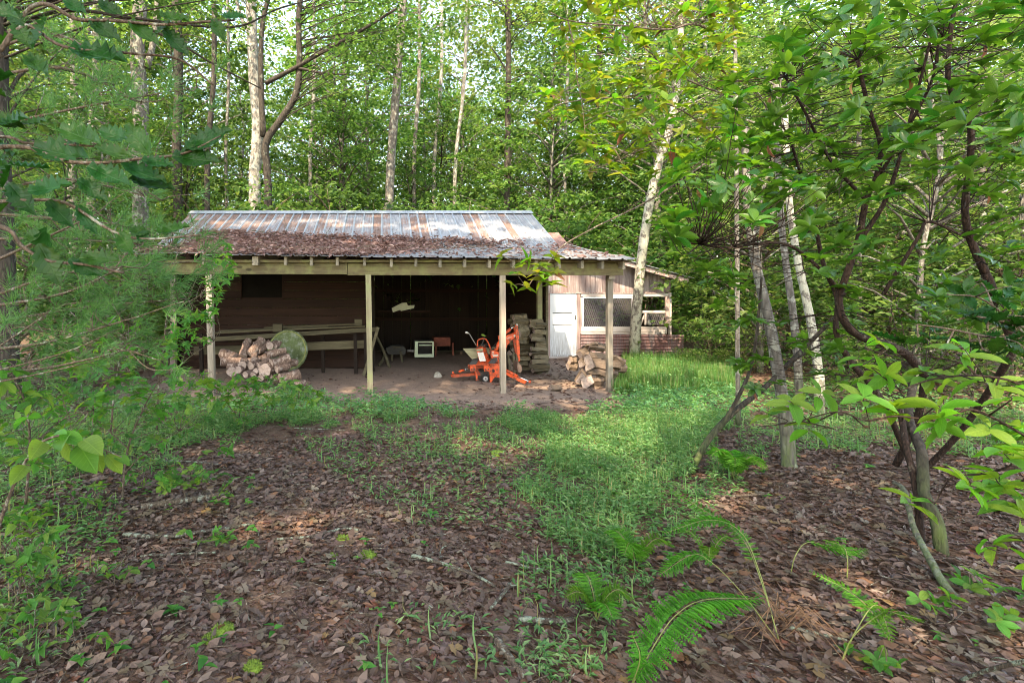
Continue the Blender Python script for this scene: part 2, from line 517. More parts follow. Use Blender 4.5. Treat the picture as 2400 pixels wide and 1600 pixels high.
M['roof_grey'] = roofmat('porch_roof_grey', .50, .75, (.16, .12, .115))
M['corr'] = roofmat('rusty_corrugated', .30, .55, (.20, .10, .095))

t = NT('white_door_paint')
st = t.noise(t.coords((30, 30, 1.6)), 2.0, 5, .7)
z = t.n('SeparateXYZ', {0: t.n('TexCoord').outputs['Object']}).outputs[2]
f = t.math('MULTIPLY', t.ramp(z, [(.15, (1, 1, 1)), (.95, (.08, .08, .08))]), t.ramp(st, [(.38, (0, 0, 0)), (.62, (1, 1, 1))]))
M['doorpaint'] = t.done(t.bsdf(t.mix(f, (.64, .66, .68), (.30, .27, .255)), .55))

M['bark_pale'] = barkmat('pale_bark', (.08, .07, .06), (.24, .215, .19), (.30, .29, .25), .5)
M['bark_grey'] = barkmat('grey_bark', (.05, .043, .037), (.17, .15, .13), (.25, .25, .21), .3, moss=(.09, .12, .04))
M['bark_dark'] = barkmat('dark_bark', (.018, .015, .012), (.065, .053, .042), (.14, .14, .11), .1, moss=(.07, .10, .03))
M['bark_lichen'] = barkmat('lichen_bark', (.06, .05, .042), (.19, .165, .14), (.34, .33, .26), .6, 1.3, moss=(.14, .17, .07))
M['bark_red'] = barkmat('reddish_stem_bark', (.014, .009, .007), (.052, .030, .022), (.10, .085, .065), .1, 2.0)
M['twig'] = barkmat('twig_bark', (.06, .042, .03), (.19, .14, .10), (.3, .3, .24), .2, 3)
M['stick'] = barkmat('lichened_stick', (.05, .037, .028), (.13, .10, .075), (.26, .30, .22), .4, 4)
M['logbark'] = barkmat('firewood_bark', (.07, .042, .032), (.27, .18, .145), (.34, .26, .22), .25, 2.2)
M['split'] = woodmat('split_wood', (.055, .038, .028), (.21, .15, .11), 0, 1.6, bump=.8)
M['split_dark'] = woodmat('stacked_split_wood', (.06, .047, .03), (.22, .185, .12), 0, 1.6, bump=.8)
t = NT('sawn_log_end')
g = t.noise(t.coords(), 9, 4); wv = t.noise(t.coords(), 45, 4)
M['cut'] = t.done(t.bsdf(t.ramp(t.math('ADD', t.math('MULTIPLY', g, .6), t.math('MULTIPLY', wv, .4)), [(.3, (.17, .11, .09)), (.7, (.46, .36, .31))]), .9, normal=t.bump(wv, .4, .01)))
M['moss'] = plain('moss', (.13, .20, .025), .95, 0, .5, 40, bump=.8)
M['disc'] = plain('mossy_disc', (.085, .11, .045), .9, 0, .6, 4.5, (.20, .22, .17), .55, .2, .9)
M['disc_rim'] = plain('mossy_rim', (.20, .21, .07), .9, 0, .4, 14, bump=.6)
M['stone'] = plain('pale_stone', (.34, .31, .26), .9, 0, .3, 14, bump=.5)

M['lf_forest'] = leafmat('forest_leaf', [(.034, .082, .024), (.048, .11, .03), (.068, .14, .038), (.09, .165, .05)], .46, tcol=(1.55, 1.6, .95))
M['lf_bright'] = leafmat('bright_leaf', [(.052, .115, .03), (.075, .15, .038), (.11, .18, .05), (.15, .215, .068)], .5, tcol=(1.55, 1.6, .95))
M['lf_yellow'] = leafmat('yellowing_leaf', [(.055, .15, .02), (.08, .19, .025), (.12, .23, .03), (.16, .24, .035), (.085, .19, .025), (.10, .21, .025), (.07, .17, .022), (.13, .23, .03), (.09, .20, .025), (.15, .22, .03), (.17, .20, .035), (.19, .18, .04)], .58, tcol=(1.8, 1.8, .8))
M['lf_laurel'] = leafmat('glossy_evergreen_leaf', [(.024, .10, .012), (.034, .13, .016), (.048, .165, .02), (.075, .20, .028)], .42, .3, spec=.38)
M['lf_holly'] = leafmat('glossy_holly_leaf', [(.010, .055, .008), (.014, .072, .010), (.02, .09, .012)], .30, .36, spec=.25)
M['lf_light'] = leafmat('soft_light_leaf', [(.08, .21, .025), (.10, .25, .03), (.12, .26, .03), (.15, .27, .04)], .5, .5, spec=.25)
M['lf_sapling'] = leafmat('sapling_leaf', [(.05, .15, .03), (.07, .19, .035), (.095, .225, .04), (.14, .26, .05)], .48)
M['needle'] = leafmat('pine_needle', [(.05, .15, .055), (.08, .20, .075), (.11, .24, .09)], .45, .45)
M['grass'] = leafmat('low_grass', [(.08, .215, .09), (.105, .265, .11), (.14, .315, .135), (.22, .36, .17)], .48, .5)
M['grass_dry'] = leafmat('dry_grass', [(.15, .18, .06), (.24, .23, .10), (.32, .28, .15)], .4, .6)
M['fern'] = leafmat('fern_green', [(.06, .18, .022), (.08, .22, .028), (.10, .26, .032)], .48, .5)
M['fernstem'] = plain('fern_stem', (.15, .17, .045), .6, 0, .2, 20)
M['void'] = plain('dark_opening', (.008, .007, .006), .9, 0, .2, 9, spec=.05)  # near-black colour in place of the shade inside an opening
M['litter'] = leafmat('fallen_leaf', [(0.086, 0.049, 0.032), (0.129, 0.077, 0.053), (0.172, 0.109, 0.078), (0.103, 0.059, 0.040), (0.142, 0.091, 0.067), (0.215, 0.147, 0.112), (0.086, 0.054, 0.040), (0.189, 0.088, 0.040), (0.065, 0.039, 0.029), (0.120, 0.080, 0.062)], .12, .5, (1.2, 1.0, .8), .35)
M['roof_litter'] = leafmat('roof_fallen_leaf', [(.16, .095, .075), (.25, .16, .13), (.36, .25, .205), (.20, .118, .09), (.44, .32, .27), (.12, .07, .055)], .12, .7, (1.2, 1.0, .8))
M['dead_leaf'] = leafmat('dead_hanging_leaf', [(.14, .07, .04), (.2, .09, .04), (.26, .13, .06)], .3, .6, (1.3, 1.0, .7))
M['fronds_dead'] = plain('dead_fern_stalk', (.14, .075, .04), .9, 0, .3, 30)

t = NT('forest_floor')
oc = t.n('TexCoord').outputs['Object']
n1 = t.noise(oc, 7, 8, .7); n2 = t.noise(oc, 1.1, 4); n3 = t.noise(oc, 40, 4, .7)
lit = t.ramp(t.math('ADD', t.math('MULTIPLY', n1, .6), t.math('MULTIPLY', n3, .4)), [(.35, (.055, .032, .02)), (.5, (.115, .068, .045)), (.66, (.20, .13, .092))])
dirt = t.ramp(t.math('ADD', t.math('MULTIPLY', n1, .5), t.math('MULTIPLY', n3, .5)), [(.3, (.16, .105, .078)), (.7, (.36, .26, .205))])
sx = t.n('SeparateXYZ', {0: oc})
yy = t.math('ADD', sx.outputs[1], t.math('MULTIPLY', t.math('SUBTRACT', n2, .5), 2.0))
xx = t.math('ADD', sx.outputs[0], t.math('MULTIPLY', t.math('SUBTRACT', n2, .5), 2.0))
def band(v, a, b, s):
    up = t.n('MapRange', {'Value': v, 'From Min': a - s, 'From Max': a + s}).outputs[0]
    dn = t.n('MapRange', {'Value': v, 'From Min': b - s, 'From Max': b + s, 'To Min': 1.0, 'To Max': 0.0}).outputs[0]
    return t.math('MULTIPLY', up, dn)
f = t.math('MULTIPLY', band(yy, 7.6, 16.0, .35), band(xx, -4.6, 4.6, .4))
M['ground'] = t.done(t.bsdf(t.mix(f, lit, dirt), .85, normal=t.bump(t.math('ADD', n1, n3), .7, .03), spec=.25))

# ================================================================== GROUND
xs = np.concatenate([np.arange(-60, -9, 1.5), np.arange(-9, 12, .15), np.arange(12, 62, 1.5)])
ys = np.concatenate([np.arange(-14, 1, 1.0), np.arange(1, 17, .15), np.arange(17, 92, 1.5)])
GX, GY = np.meshgrid(xs, ys, indexing='ij')
GZ = gz(GX, GY) + np.where((GY < 17) & (np.abs(GX) < 9), rng.normal(0, .006, GX.shape), 0)
nx, ny = len(xs), len(ys)
ii = (np.arange(nx - 1)[:, None] * ny + np.arange(ny - 1)[None, :]).ravel()
ground = build(MB().add((np.stack([GX, GY, GZ], -1), [np.stack([ii, ii + ny, ii + ny + 1, ii + 1], -1)]), 0, True), 'ground', M['ground'])
ground['kind'] = 'structure'

# ================================================================== SHED
YP = 8.65                                  # row of porch posts
shed = thing('shed', 'open fronted old wooden shed under a rusty metal roof in the clearing', 'shed', (0, 11, 0))
def sheet(x0, x1, p0, p1, flat_mats, slots, name, parent, period=.22, segs=5, wob=.004, rib=.022, alt=None):
    """one ribbed metal sheet running up the slope from p0=(y,z) to p1=(y,z)"""
    prof = []
    x = x0; k = 0
    nper = max(1, int(round((x1 - x0) / period)))
    w = (x1 - x0) / nper
    for i in range(nper):
        prof += [(x0 + i * w, 0, 0), (x0 + i * w + .40 * w, .003, 0), (x0 + i * w + .77 * w, 0, 0), (x0 + i * w + .83 * w, rib, 1), (x0 + i * w + .93 * w, rib, 1)]
    prof.append((x1, 0, 1))
    prof = np.array(prof); m = len(prof)
    t = np.linspace(0, 1, segs + 1)
    V = np.zeros((segs + 1, m, 3))
    V[..., 0] = prof[None, :, 0]
    yy_ = p0[0] + (p1[0] - p0[0]) * t; zz_ = p0[1] + (p1[1] - p0[1]) * t
    V[..., 1] = yy_[:, None]
    V[..., 2] = zz_[:, None] + prof[None, :, 1] + rng.normal(0, wob, (segs + 1, 1)) + rng.normal(0, wob * .3, (segs + 1, m))
    lo = V.copy(); lo[..., 2] -= .004
    b = MB()
    i = np.arange(segs)[:, None] * m; j = np.arange(m - 1)[None, :]
    Q = np.stack([i + j, i + j + 1, i + m + j + 1, i + m + j], -1)
    per = np.arange(m - 1)
    strip = per // 5; isrib = (per % 5) >= 2
    for sidx in range(nper):
        sel = (strip == sidx) & ~isrib
        b.F.append((Q[:, sel].reshape(-1, 4), slots[sidx % len(slots)], False))
    b.F.append((Q[:, isrib].reshape(-1, 4), len(flat_mats) - 1, False))
    off = (segs + 1) * m
    b.F.append((Q[..., ::-1].reshape(-1, 4) + off, len(flat_mats) - 1, False))
    # front edge strip
    jj = np.arange(m - 1)
    b.F.append((np.stack([jj + off, jj + 1 + off, jj + 1, jj], -1), len(flat_mats) - 1, False))
    b.V = [V.reshape(-1, 3), lo.reshape(-1, 3)]; b.n = 2 * off
    return build(b, name, flat_mats, parent)

XL, XR = -4.95, 3.78
RM = [M['roof_rust'], M['roof_mix'], M['roof_pale'], M['galv']]
nstrips = 39
# how rusty each strip between two ribs is, from the left gable end to the right
pat = [0,0,0,0,0,0,1,0,0,0,1,0,0,0,1,0,1,1,1,1,1,0,1,2,1,0,0,2,2,2,2,0,0,2,2,0,2,2,2]
wstrip = (XR - XL) / nstrips
for k in range(13):
    s3 = pat[k * 3:k * 3 + 3]
    dz = .006 * (k % 2)
    sheet(XL + k * 3 * wstrip, XL + (k + 1) * 3 * wstrip - .004, (10.98, 2.685 + dz), (13.2, 3.80 + dz), RM, s3, 'roof_sheet', shed, wstrip)
    sheet(XL + k * 3 * wstrip, XL + (k + 1) * 3 * wstrip - .004, (15.5, 2.62 + dz), (13.21, 3.80 + dz), RM, [0, 1, 0], 'roof_sheet', shed, wstrip, segs=2)
ridge_o = MB()
for i in range(3):
    a, b_ = XL - .03 + i * 2.93, XL - .03 + (i + 1) * 2.93 - .01
    ridge_o.add(prism([(a, 13.0, 3.732 + .003 * i), (a, 13.2, 3.838 + .003 * i), (a, 13.40, 3.732 + .003 * i), (a, 13.2, 3.826 + .003 * i)], (b_ - a, 0, 0)))
build(ridge_o, 'ridge_cap', M['galv'], shed)
# porch roof, its right end a little lower
def eave_z(x): return 2.345 - .012 * (x + 4.2)
PX0, PX1 = -4.25, 4.12
npan = 13; wp = (PX1 - PX0) / npan
for k in range(npan):
    a, b_ = PX0 + k * wp, PX0 + (k + 1) * wp - .004
    zc = eave_z((a + b_) / 2)
    sheet(a, b_, (8.33 + rng.uniform(-.012, .012), zc + .006 * (k % 2)), (11.02, 2.672 + .004 * (k % 2)), [M['roof_grey'], M['roof_mix'], M['roof_grey']], [0, 0, 1 if k in (3, 7) else 0], 'porch_roof_sheet', shed, wp / 3, segs=6, wob=.006)
# beam of two lengths, with a thinner board behind it
part(box(-3.72, -.62, YP - .05, YP + .05, 2.02, 2.215), 'beam', M['beam'], shed)
part(box(-.612, 4.02, YP - .045, YP + .048, 2.005, 2.20), 'beam', M['beam'], shed)
part(box(-3.6, 4.0, YP + .055, YP + .09, 2.04, 2.26), 'beam_board', M['beam'], shed)
# rafters with tails in front of the beam
for i, px in enumerate([475, 533, 597, 668, 729, 790, 854, 917, 975, 1032, 1090, 1148, 1205, 1258, 1312, 1366, 1414, 1464]):
    x = (px - OX) / F * 8.42
    x = min(max(x, PX0 + .05), PX1 - .05)
    z0 = eave_z(x) - .012
    wx = .045 if px != 597 else .10
    dz = rng.uniform(-.015, .004)
    V = [(x - wx / 2, 8.44, z0 - .135 + dz), (x + wx / 2, 8.44, z0 - .135 + dz), (x + wx / 2, 10.9, 2.50), (x - wx / 2, 10.9, 2.50),
         (x - wx / 2, 8.44, z0), (x + wx / 2, 8.44, z0), (x + wx / 2, 10.9, 2.648), (x - wx / 2, 10.9, 2.648)]
    part(hexa(V), 'rafter', M['rafter'], shed)
for y, z in ((8.42, None),):
    part(box(PX0, PX1, 8.52, 8.56, 2.215, 2.255), 'eave_batten', M['beam'], shed)
# posts
def post(x, y, z1, w=.092, mat='post', lean=(0, 0), z0=-.05):
    part(hexa([(x - w / 2, y - w / 2, z0), (x + w / 2, y - w / 2, z0), (x + w / 2, y + w / 2, z0), (x - w / 2, y + w / 2, z0),
               (x - w / 2 + lean[0], y - w / 2, z1), (x + w / 2 + lean[0], y - w / 2, z1), (x + w / 2 + lean[0], y + w / 2, z1), (x - w / 2 + lean[0], y + w / 2, z1)]), 'post', M[mat], shed)
post(-2.90, YP, 2.016, .10, 'post_grey', (-.05, 0))
post(-.23, YP, 2.016, .092, 'post', (-.035, 0))
post(2.01, YP, 2.002, .092, 'post_grey', (-.01, 0))
post(3.93, YP + .28, 2.0, .092, 'post_grey', (0, 0))
part(bar((3.85, YP, 1.99), (3.95, YP + .34, 1.99), .09, .1), 'post_block', M['post_grey'], shed)
post(3.33, 10.98, 2.5, .10, 'post')
post(-.26, 11.3, 2.5, .10, 'plank_v')
post(-4.62, 11.25, 2.6, .11, 'board_v')
post(3.50, 11.0, 2.5, .05, 'lumber')
# front wall of the closed room on the left: horizontal boards round a window hole
WY = 11.6
wx0, wx1, wz0, wz1 = -3.23, -2.31, 1.61, 2.18
nb = 14
for k in range(nb):
    z0, z1 = .02 + k * .195, .02 + (k + 1) * .195 - .006
    segs = [(-4.6, -.31)]
    if z1 > wz0 and z0 < wz1: segs = [(-4.6, wx0), (wx1, -.31)]
    for a, b_ in segs:
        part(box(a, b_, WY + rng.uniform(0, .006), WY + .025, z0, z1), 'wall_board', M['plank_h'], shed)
fr = MB()
for vf in (box(wx0, wx1, WY + .03, WY + .06, wz0 - .04, wz0), box(wx0, wx1, WY + .03, WY + .06, wz1, wz1 + .04), box(wx0 - .04, wx0, WY + .03, WY + .06, wz0 - .04, wz1 + .04), box(wx1, wx1 + .04, WY + .03, WY + .06, wz0 - .04, wz1 + .04)): fr.add(vf)
win = build(fr, 'window', M['plank_h'], shed)
part(box(wx0, wx1, WY + .04, WY + .045, wz0, wz1), 'shade_sheet', M['void'], win)  # no glass: a black sheet painted as the darkness inside the window hole
# back wall of the open bay: upright boards with narrow gaps; room side and right side walls
x = -.28
while x < 3.44:
    w = rng.uniform(.24, .32)
    gap = .003
    if abs(x + w - .82) < .16 or abs(x + w - 2.93) < .16: gap = .016
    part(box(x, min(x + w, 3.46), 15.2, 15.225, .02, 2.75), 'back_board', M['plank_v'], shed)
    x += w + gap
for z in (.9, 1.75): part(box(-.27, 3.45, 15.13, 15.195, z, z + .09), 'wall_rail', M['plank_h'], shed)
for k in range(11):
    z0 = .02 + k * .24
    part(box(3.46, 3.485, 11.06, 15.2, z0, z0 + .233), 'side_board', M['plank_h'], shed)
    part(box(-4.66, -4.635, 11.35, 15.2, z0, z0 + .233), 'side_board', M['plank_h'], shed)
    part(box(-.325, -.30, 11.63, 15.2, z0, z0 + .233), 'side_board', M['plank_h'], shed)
# upper front wall between porch roof and main roof, gable triangles
part(box(-4.6, 3.45, 11.03, 11.05, 2.40, 2.66), 'header_board', M['plank_h'], shed)
for xx_ in (-4.66, 3.46):
    part(prism([(xx_, 11.06, 2.66), (xx_, 15.2, 2.66), (xx_, 13.2, 3.72)], (.025, 0, 0)), 'gable_board', M['plank_v'], shed)
part(box(-4.6, 3.45, 15.16, 15.195, 2.5, 2.70), 'plate_beam', M['plank_h'], shed)

# ================================================================== COOP (screened wing on the right)
CY = 13.8
coop = thing('coop', 'weathered reddish board coop with wire screen windows beside the shed', 'coop', (6, CY, 0))
def C(u, v, y=CY): return W(1240 + u / 3.733, 540 + v / 3.733, y)
def cbox(u0, v0, u1, v1, y0, y1):
    a = C(u0, v1); b_ = C(u1, v0)
    return box(a[0], b_[0], y0, y1, a[2], b_[2])
# roof slab: the rake faces us
pa, pb = C(150, 68, 13.35), C(1445, 416, 13.35)
sl = (pb[2] - pa[2]) / (pb[0] - pa[0])
def coop_roof_z(x): return pa[2] + sl * (x - pa[0])
for k in range(6):
    y0 = 13.33 + k * .72; y1 = y0 + .716
    V = []
    m = 13
    for i in range(m):
        f_ = i / (m - 1); yv = y0 + (y1 - y0) * f_
        zz_ = .012 * (i % 2) + .002 * (k % 2)
        V += [(pa[0], yv, pa[2] + zz_), (pb[0], yv, pb[2] + zz_)]
    V = np.array(V); lo = V.copy(); lo[:, 2] -= .012
    q = np.array([(2 * i, 2 * i + 1, 2 * i + 3, 2 * i + 2) for i in range(m - 1)])
    e = np.array([(0, 2 * m, 2 * m + 1, 1)])
    build(MB().add((np.vstack([V, lo]), [q, q[:, ::-1] + 2 * m, e, np.array([(1, 2 * m + 1, 2 * m + 3, 3)])])), 'roof_sheet', M['galv'], coop)
part(bar(pa + (.0, .06, -.075), pb + (-.12, .06, -.075), .03, .10), 'fascia_board', M['post_red'], coop)
for f_ in (.1, .3, .5, .7, .9):
    q0 = pa + (pb - pa) * f_
    part(box(q0[0] - .02, q0[0] + .02, 13.40, 17.6, q0[2] - .13, q0[2] - .02), 'purlin', M['lumber'], coop)
# upright boards over the lintel
x = C(160, 0)[0]; xe = C(1240, 0)[0]; zb = C(0, 543)[2]
while x < xe - .02:
    w = min(rng.uniform(.12, .19), xe - x)
    zt0, zt1 = coop_roof_z(x) - .05, coop_roof_z(x + w) - .05
    y0 = CY + rng.uniform(-.006, .004)
    zb_ = zb + rng.uniform(-.01, .012)
    V = [(x, y0, zb_), (x + w - .005, y0, zb_), (x + w - .005, CY + .024, zb_), (x, CY + .024, zb_), (x, y0, zt0), (x + w - .005, y0, zt1), (x + w - .005, CY + .024, zt1), (x, CY + .024, zt0)]
    part(hexa(V), 'siding_board', M['board_v'], coop)
    x += w
part(cbox(150, 541, 452, 550, CY - .05, CY - .008), 'door_lintel', M['post_red'], coop)
part(cbox(455, 541, 1185, 549, CY - .03, CY - .008), 'drip_strip', M['post_red'], coop)
part(cbox(452, 552, 1235, 578, CY - .012, CY + .03), 'window_header', M['board_white'], coop)
# door with grooves between its panels
door = part(cbox(184, 552, 413, 1098, CY - .02, CY + .02), 'door', M['doorpaint'], coop)
for v0, v1 in ((565, 716), (728, 818), (830, 1085)):
    part(cbox(206, v0, 372, v1, CY - .032, CY - .0205), 'door_panel', M['doorpaint'], door)
for v in (722, 824):
    part(cbox(204, v - 3, 374, v + 3, CY - .0225, CY - .0205), 'groove', M['dark'], door)
part(cbox(396, 742, 404, 778, CY - .05, CY - .021), 'handle', M['dark'], door)
part(cbox(172, 1102, 420, 1122, CY - .05, CY + .05), 'door_sill', M['board_white'], coop)
part(cbox(172, 1126, 410, 1168, CY - .09, CY - .03), 'step_board', M['board_white'], coop)
part(cbox(150, 552, 182, 1110, CY - .02, CY + .03), 'door_post', M['post_red'], coop)
part(cbox(415, 552, 444, 1110, CY - .035, CY + .03), 'door_post', M['post_red'], coop)
part(cbox(447, 585, 459, 900, CY - .015, CY + .03), 'window_post', M['post_red'], coop)
# windows: frame, wire screen
def screen(u0, v0, u1, v1, name, d=13):
    """expanded wire: crossing thin strips with real thickness"""
    a = C(u0, v1); b_ = C(u1, v0)
    x0, x1, z0, z1 = a[0], b_[0], a[2], b_[2]
    b = MB(); s = .052; asp = .62
    wd = x1 - x0; hg = z1 - z0
    for sg in (1, -1):
        k = -int(hg / asp / s) - 2
        while k * s < wd + hg / asp:
            pts = []
            for zt in (0, hg):
                xx_ = k * s + (zt / asp if sg > 0 else (hg - zt) / asp)
                pts.append((xx_, zt))
            (xa, za), (xb, zb2) = pts
            # clip to the window
            t0, t1 = 0.0, 1.0
            dx = xb - xa
            ta, tb = sorted(((0 - xa) / dx, (wd - xa) / dx))
            t0, t1 = max(t0, ta), min(t1, tb)
            if t1 > t0 + .01:
                p = (x0 + xa + dx * t0, CY + .004 * sg, z0 + za + (zb2 - za) * t0); q = (x0 + xa + dx * t1, CY + .004 * sg, z0 + za + (zb2 - za) * t1)
                b.add(bar(p, q, 0.0045, .0045, (0, 1, 0)))
            k += 1
    return b
w1 = build(MB().add(cbox(460, 584, 474, 838, CY - .02, CY + .03)).add(cbox(474, 582, 960, 592, CY - .014, CY + .03)).add(cbox(900, 592, 915, 838, CY - .014, CY + .03)), 'screen_window', M['white'], coop)
s1 = build(screen(474, 592, 900, 838, ''), 'wire_screen', M['wire'], w1); s1['kind'] = 'stuff'
w2 = build(MB().add(cbox(962, 584, 972, 838, CY - .014, CY + .03)).add(cbox(972, 700, 1190, 721, CY - .018, CY + .03)).add(cbox(1010, 724, 1024, 826, CY - .016, CY + .03)), 'open_window', M['board_white'], coop)
s2 = build(screen(1024, 724, 1190, 826, ''), 'wire_screen', M['wire'], w2); s2['kind'] = 'stuff'
part(bar(C(975, 826, CY + .04), C(1012, 724, CY + .04), .03, .03, (0, 1, 0)), 'brace_stick', M['board_white'], w2)
part(bar(C(1160, 822, CY + .05), C(1186, 730, CY + .05), .025, .03, (0, 1, 0)), 'brace_stick', M['board_white'], w2)
part(cbox(452, 840, 1204, 887, CY - .02, CY + .03), 'sill_board', M['board_white'], coop)
part(cbox(455, 890, 1140, 905, CY - .016, CY + .03), 'sill_strip', M['board_white'], coop)
part(cbox(1150, 888, 1204, 904, CY - .012, CY + .03), 'sill_strip', M['board_white'], coop)
part(cbox(1193, 580, 1222, 836, CY - .024, CY + .03), 'corner_post', M['post_red'], coop)
part(cbox(1224, 545, 1241, 1110, CY - .03, CY + .05), 'corner_post', M['board_white'], coop)
# corrugated skirt of two sheets
def corrugated(u0, u1, v0, v1, y, name):
    a, b_ = C(u0, v1), C(u1, v0)
    m = 65; zz_ = np.linspace(a[2], b_[2], m)
    yv = y + .014 * np.sin(np.arange(m) * math.pi / 2)
    V = np.array([(xx_, yv[i], zz_[i]) for i in range(m) for xx_ in (a[0], b_[0])]); hi = V.copy(); hi[:, 1] += .006
    q = np.array([(2 * i, 2 * i + 1, 2 * i + 3, 2 * i + 2) for i in range(m - 1)])
    return build(MB().add((np.vstack([V, hi]), [q, q[:, ::-1] + 2 * m])), name, M['corr'], coop)
corrugated(447, 700, 906, 1112, CY - .036, 'corrugated_sheet')
corrugated(697, 1345, 910, 1114, CY - .050, 'corrugated_sheet')
# inside: back wall, right wall with a gap of daylight
for k in range(14):
    xx_ = 4.35 + k * .245
    part(box(xx_, xx_ + .24, 17.3, 17.325, .05, 2.15 if k < 10 else 1.35), 'back_board', M['plank_v'], coop)
for k in range(4):
    part(box(7.70, 7.72, 13.86, 17.3, .05 + k * .26, .05 + k * .26 + .25), 'side_board', M['plank_h'], coop)
for k in range(6):
    part(box(4.33, 4.35, 13.86, 17.3, .05 + k * .36, .05 + k * .36 + .35), 'side_board', M['plank_h'], coop)
jar = thing('jar', 'small dusty glass jar on the sill of the open coop window', 'jar', C(1052, 826, CY + .06))
jo = ORG[jar.name]
zs = [0, .005, .10, .12, .125]; rs = [.035, .045, .045, .03, .03]
part(tube([jo + (0, 0, z) for z in zs], rs, n=12), 'jar_body', M['decal'], jar, True)
part(tube([jo + (0, 0, .126), jo + (0, 0, .145)], .033, n=12), 'lid', M['steel'], jar)

# ================================================================== BACKHOE
BY = 9.75
bh = thing('backhoe', 'small orange backhoe attachment parked under the porch behind a post', 'backhoe', W(1150, 900, BY) * (1, 1, 0))
def B(u, v, dy=0.0):
    y = BY
    p = W(1040 + u / 7.84, 720 + v / 7.84, y)
    k = (y + dy) / y
    return np.array((p[0] * k, y + dy, H + (p[2] - H) * k))
def bprism(pts, dy0, dy1, name, mat, parent=bh):
    P0 = np.array([B(u, v, dy0) for u, v in pts])
    return part(prism(P0, (0, dy1 - dy0, 0)), name, M[mat], parent)
def btube(pts, r, name, mat, parent=bh, n=10, k=4, r1=None):
    P = [B(*p) for p in pts]
    return part(tube(spline(P, k) if len(P) > 2 else P, r, r1, n), name, M[mat], parent, True)
# main frame and swing tower
frame = bprism([(850, 1040), (1090, 1030), (1120, 1230), (1040, 1300), (905, 1265), (860, 1190)], .05, .22, 'frame', 'orange')
part(tube([B(905, 1165, .045), B(905, 1165, .052)], .035, n=18), 'frame_hole', M['black'], frame)
bprism([(470, 1078), (1030, 1068), (1030, 1120), (470, 1128)], .12, .30, 'cross_beam', 'orange_dull')
bprism([(855, 815), (900, 790), (1010, 820), (1030, 930), (1020, 1040), (880, 930)], .12, .2, 'swing_bracket', 'orange')
bprism([(905, 878), (1000, 868), (1002, 895), (907, 905)], .11, .119, 'grey_strip', 'decal')
for (u0, u1) in ((888, 894), (918, 924)):
    bprism([(u0, 818), (u1, 818), (u1, 880), (u0, 880)], .112, .1195, 'dial_mark', 'decal')
bprism([(890, 816), (920, 816), (920, 824), (890, 824)], .110, .1185, 'dial_mark', 'decal')
# control box: leaning hexahedron with a pale panel and valve block on top
def hx(pts8): return hexa([B(*p) for p in pts8])
cons = part(hx([(655, 1000, -.02), (785, 990, -.02), (850, 965, .24), (735, 970, .24), (592, 755, .06), (705, 738, .06), (760, 695, .30), (640, 700, .30)]), 'control_box', M['orange'], bh)
part(hx([(665, 996, -.034), (776, 985, -.034), (776, 985, -.022), (665, 996, -.022), (618, 832, .016), (728, 824, .016), (728, 824, .03), (618, 832, .03)]), 'panel_plate', M['decal'], cons)
bprism([(600, 770), (720, 758), (725, 795), (610, 805)], .028, .05, 'valve_cover', 'ply', cons)
for u, v in ((615, 722), (650, 705), (700, 700), (735, 712)):
    part(tube([B(u, v + 18, .16), B(u, v - 14, .16)], .012, n=8), 'valve', M['dark'], cons)
# guard hoop, levers
btube([(618, 720, .1), (622, 630, .1), (650, 590, .1), (745, 575, .12), (790, 605, .13), (838, 700, .15), (870, 795, .16)], .0125, 'hand_rail', 'orange')
lv = btube([(598, 700, .12), (530, 590, .10), (470, 485, .08), (440, 472, .08)], .009, 'lever', 'steel', k=3)
part(tube([B(455, 476, .08), B(425, 466, .08), B(400, 460, .08)], [.012, .02, .014], n=10), 'knob', M['decal'], lv, True)
lv2 = btube([(700, 690, .12), (725, 620, .11), (748, 545, .10)], .007, 'lever', 'dark', k=3)
part(tube([B(765, 530, .10), B(725, 512, .10), B(695, 500, .10)], [.012, .02, .016], n=10), 'knob', M['moss'], lv2, True)
# foot platform with two grip treads
plat = part(hx([(450, 1066, -.12), (815, 1062, -.12), (1000, 955, .2), (640, 960, .2), (450, 1052, -.12), (815, 1048, -.12), (1000, 942, .2), (640, 946, .2)]), 'platform', M['orange'], bh)
part(hx([(462, 1054, -.118), (592, 1052, -.118), (655, 950, .16), (545, 950, .16), (462, 1048, -.118), (592, 1046, -.118), (655, 944, .16), (545, 944, .16)]), 'tread', M['tread'], plat)
part(hx([(818, 1036, -.085), (940, 1034, -.085), (1006, 940, .19), (890, 920, .19), (818, 1030, -.085), (940, 1028, -.085), (1006, 934, .19), (890, 914, .19)]), 'tread', M['tread'], plat)
bprism([(585, 1050), (820, 1046), (820, 1060), (585, 1064)], -.135, -.12, 'platform_lip', 'orange')
for u in (505, 560, 760, 815):
    lug = bprism([(u - 22, 1066), (u + 24, 1066), (u + 34, 1140), (u + 22, 1180), (u - 8, 1180), (u - 20, 1140)], -.09, -.05, 'hitch_lug', 'orange')
    part(tube([B(u + 4, 1140, -.097), B(u + 4, 1140, -.091)], .014, n=10), 'lug_hole', M['black'], lug)
# legs and feet
bprism([(835, 1100), (880, 1090), (900, 1250), (960, 1262), (905, 1320), (880, 1385), (855, 1380), (845, 1250)], -.02, .04, 'stand_leg', 'orange')
bprism([(572, 1180), (612, 1176), (632, 1330), (655, 1345), (590, 1350), (600, 1320)], .02, .07, 'stand_leg', 'orange')
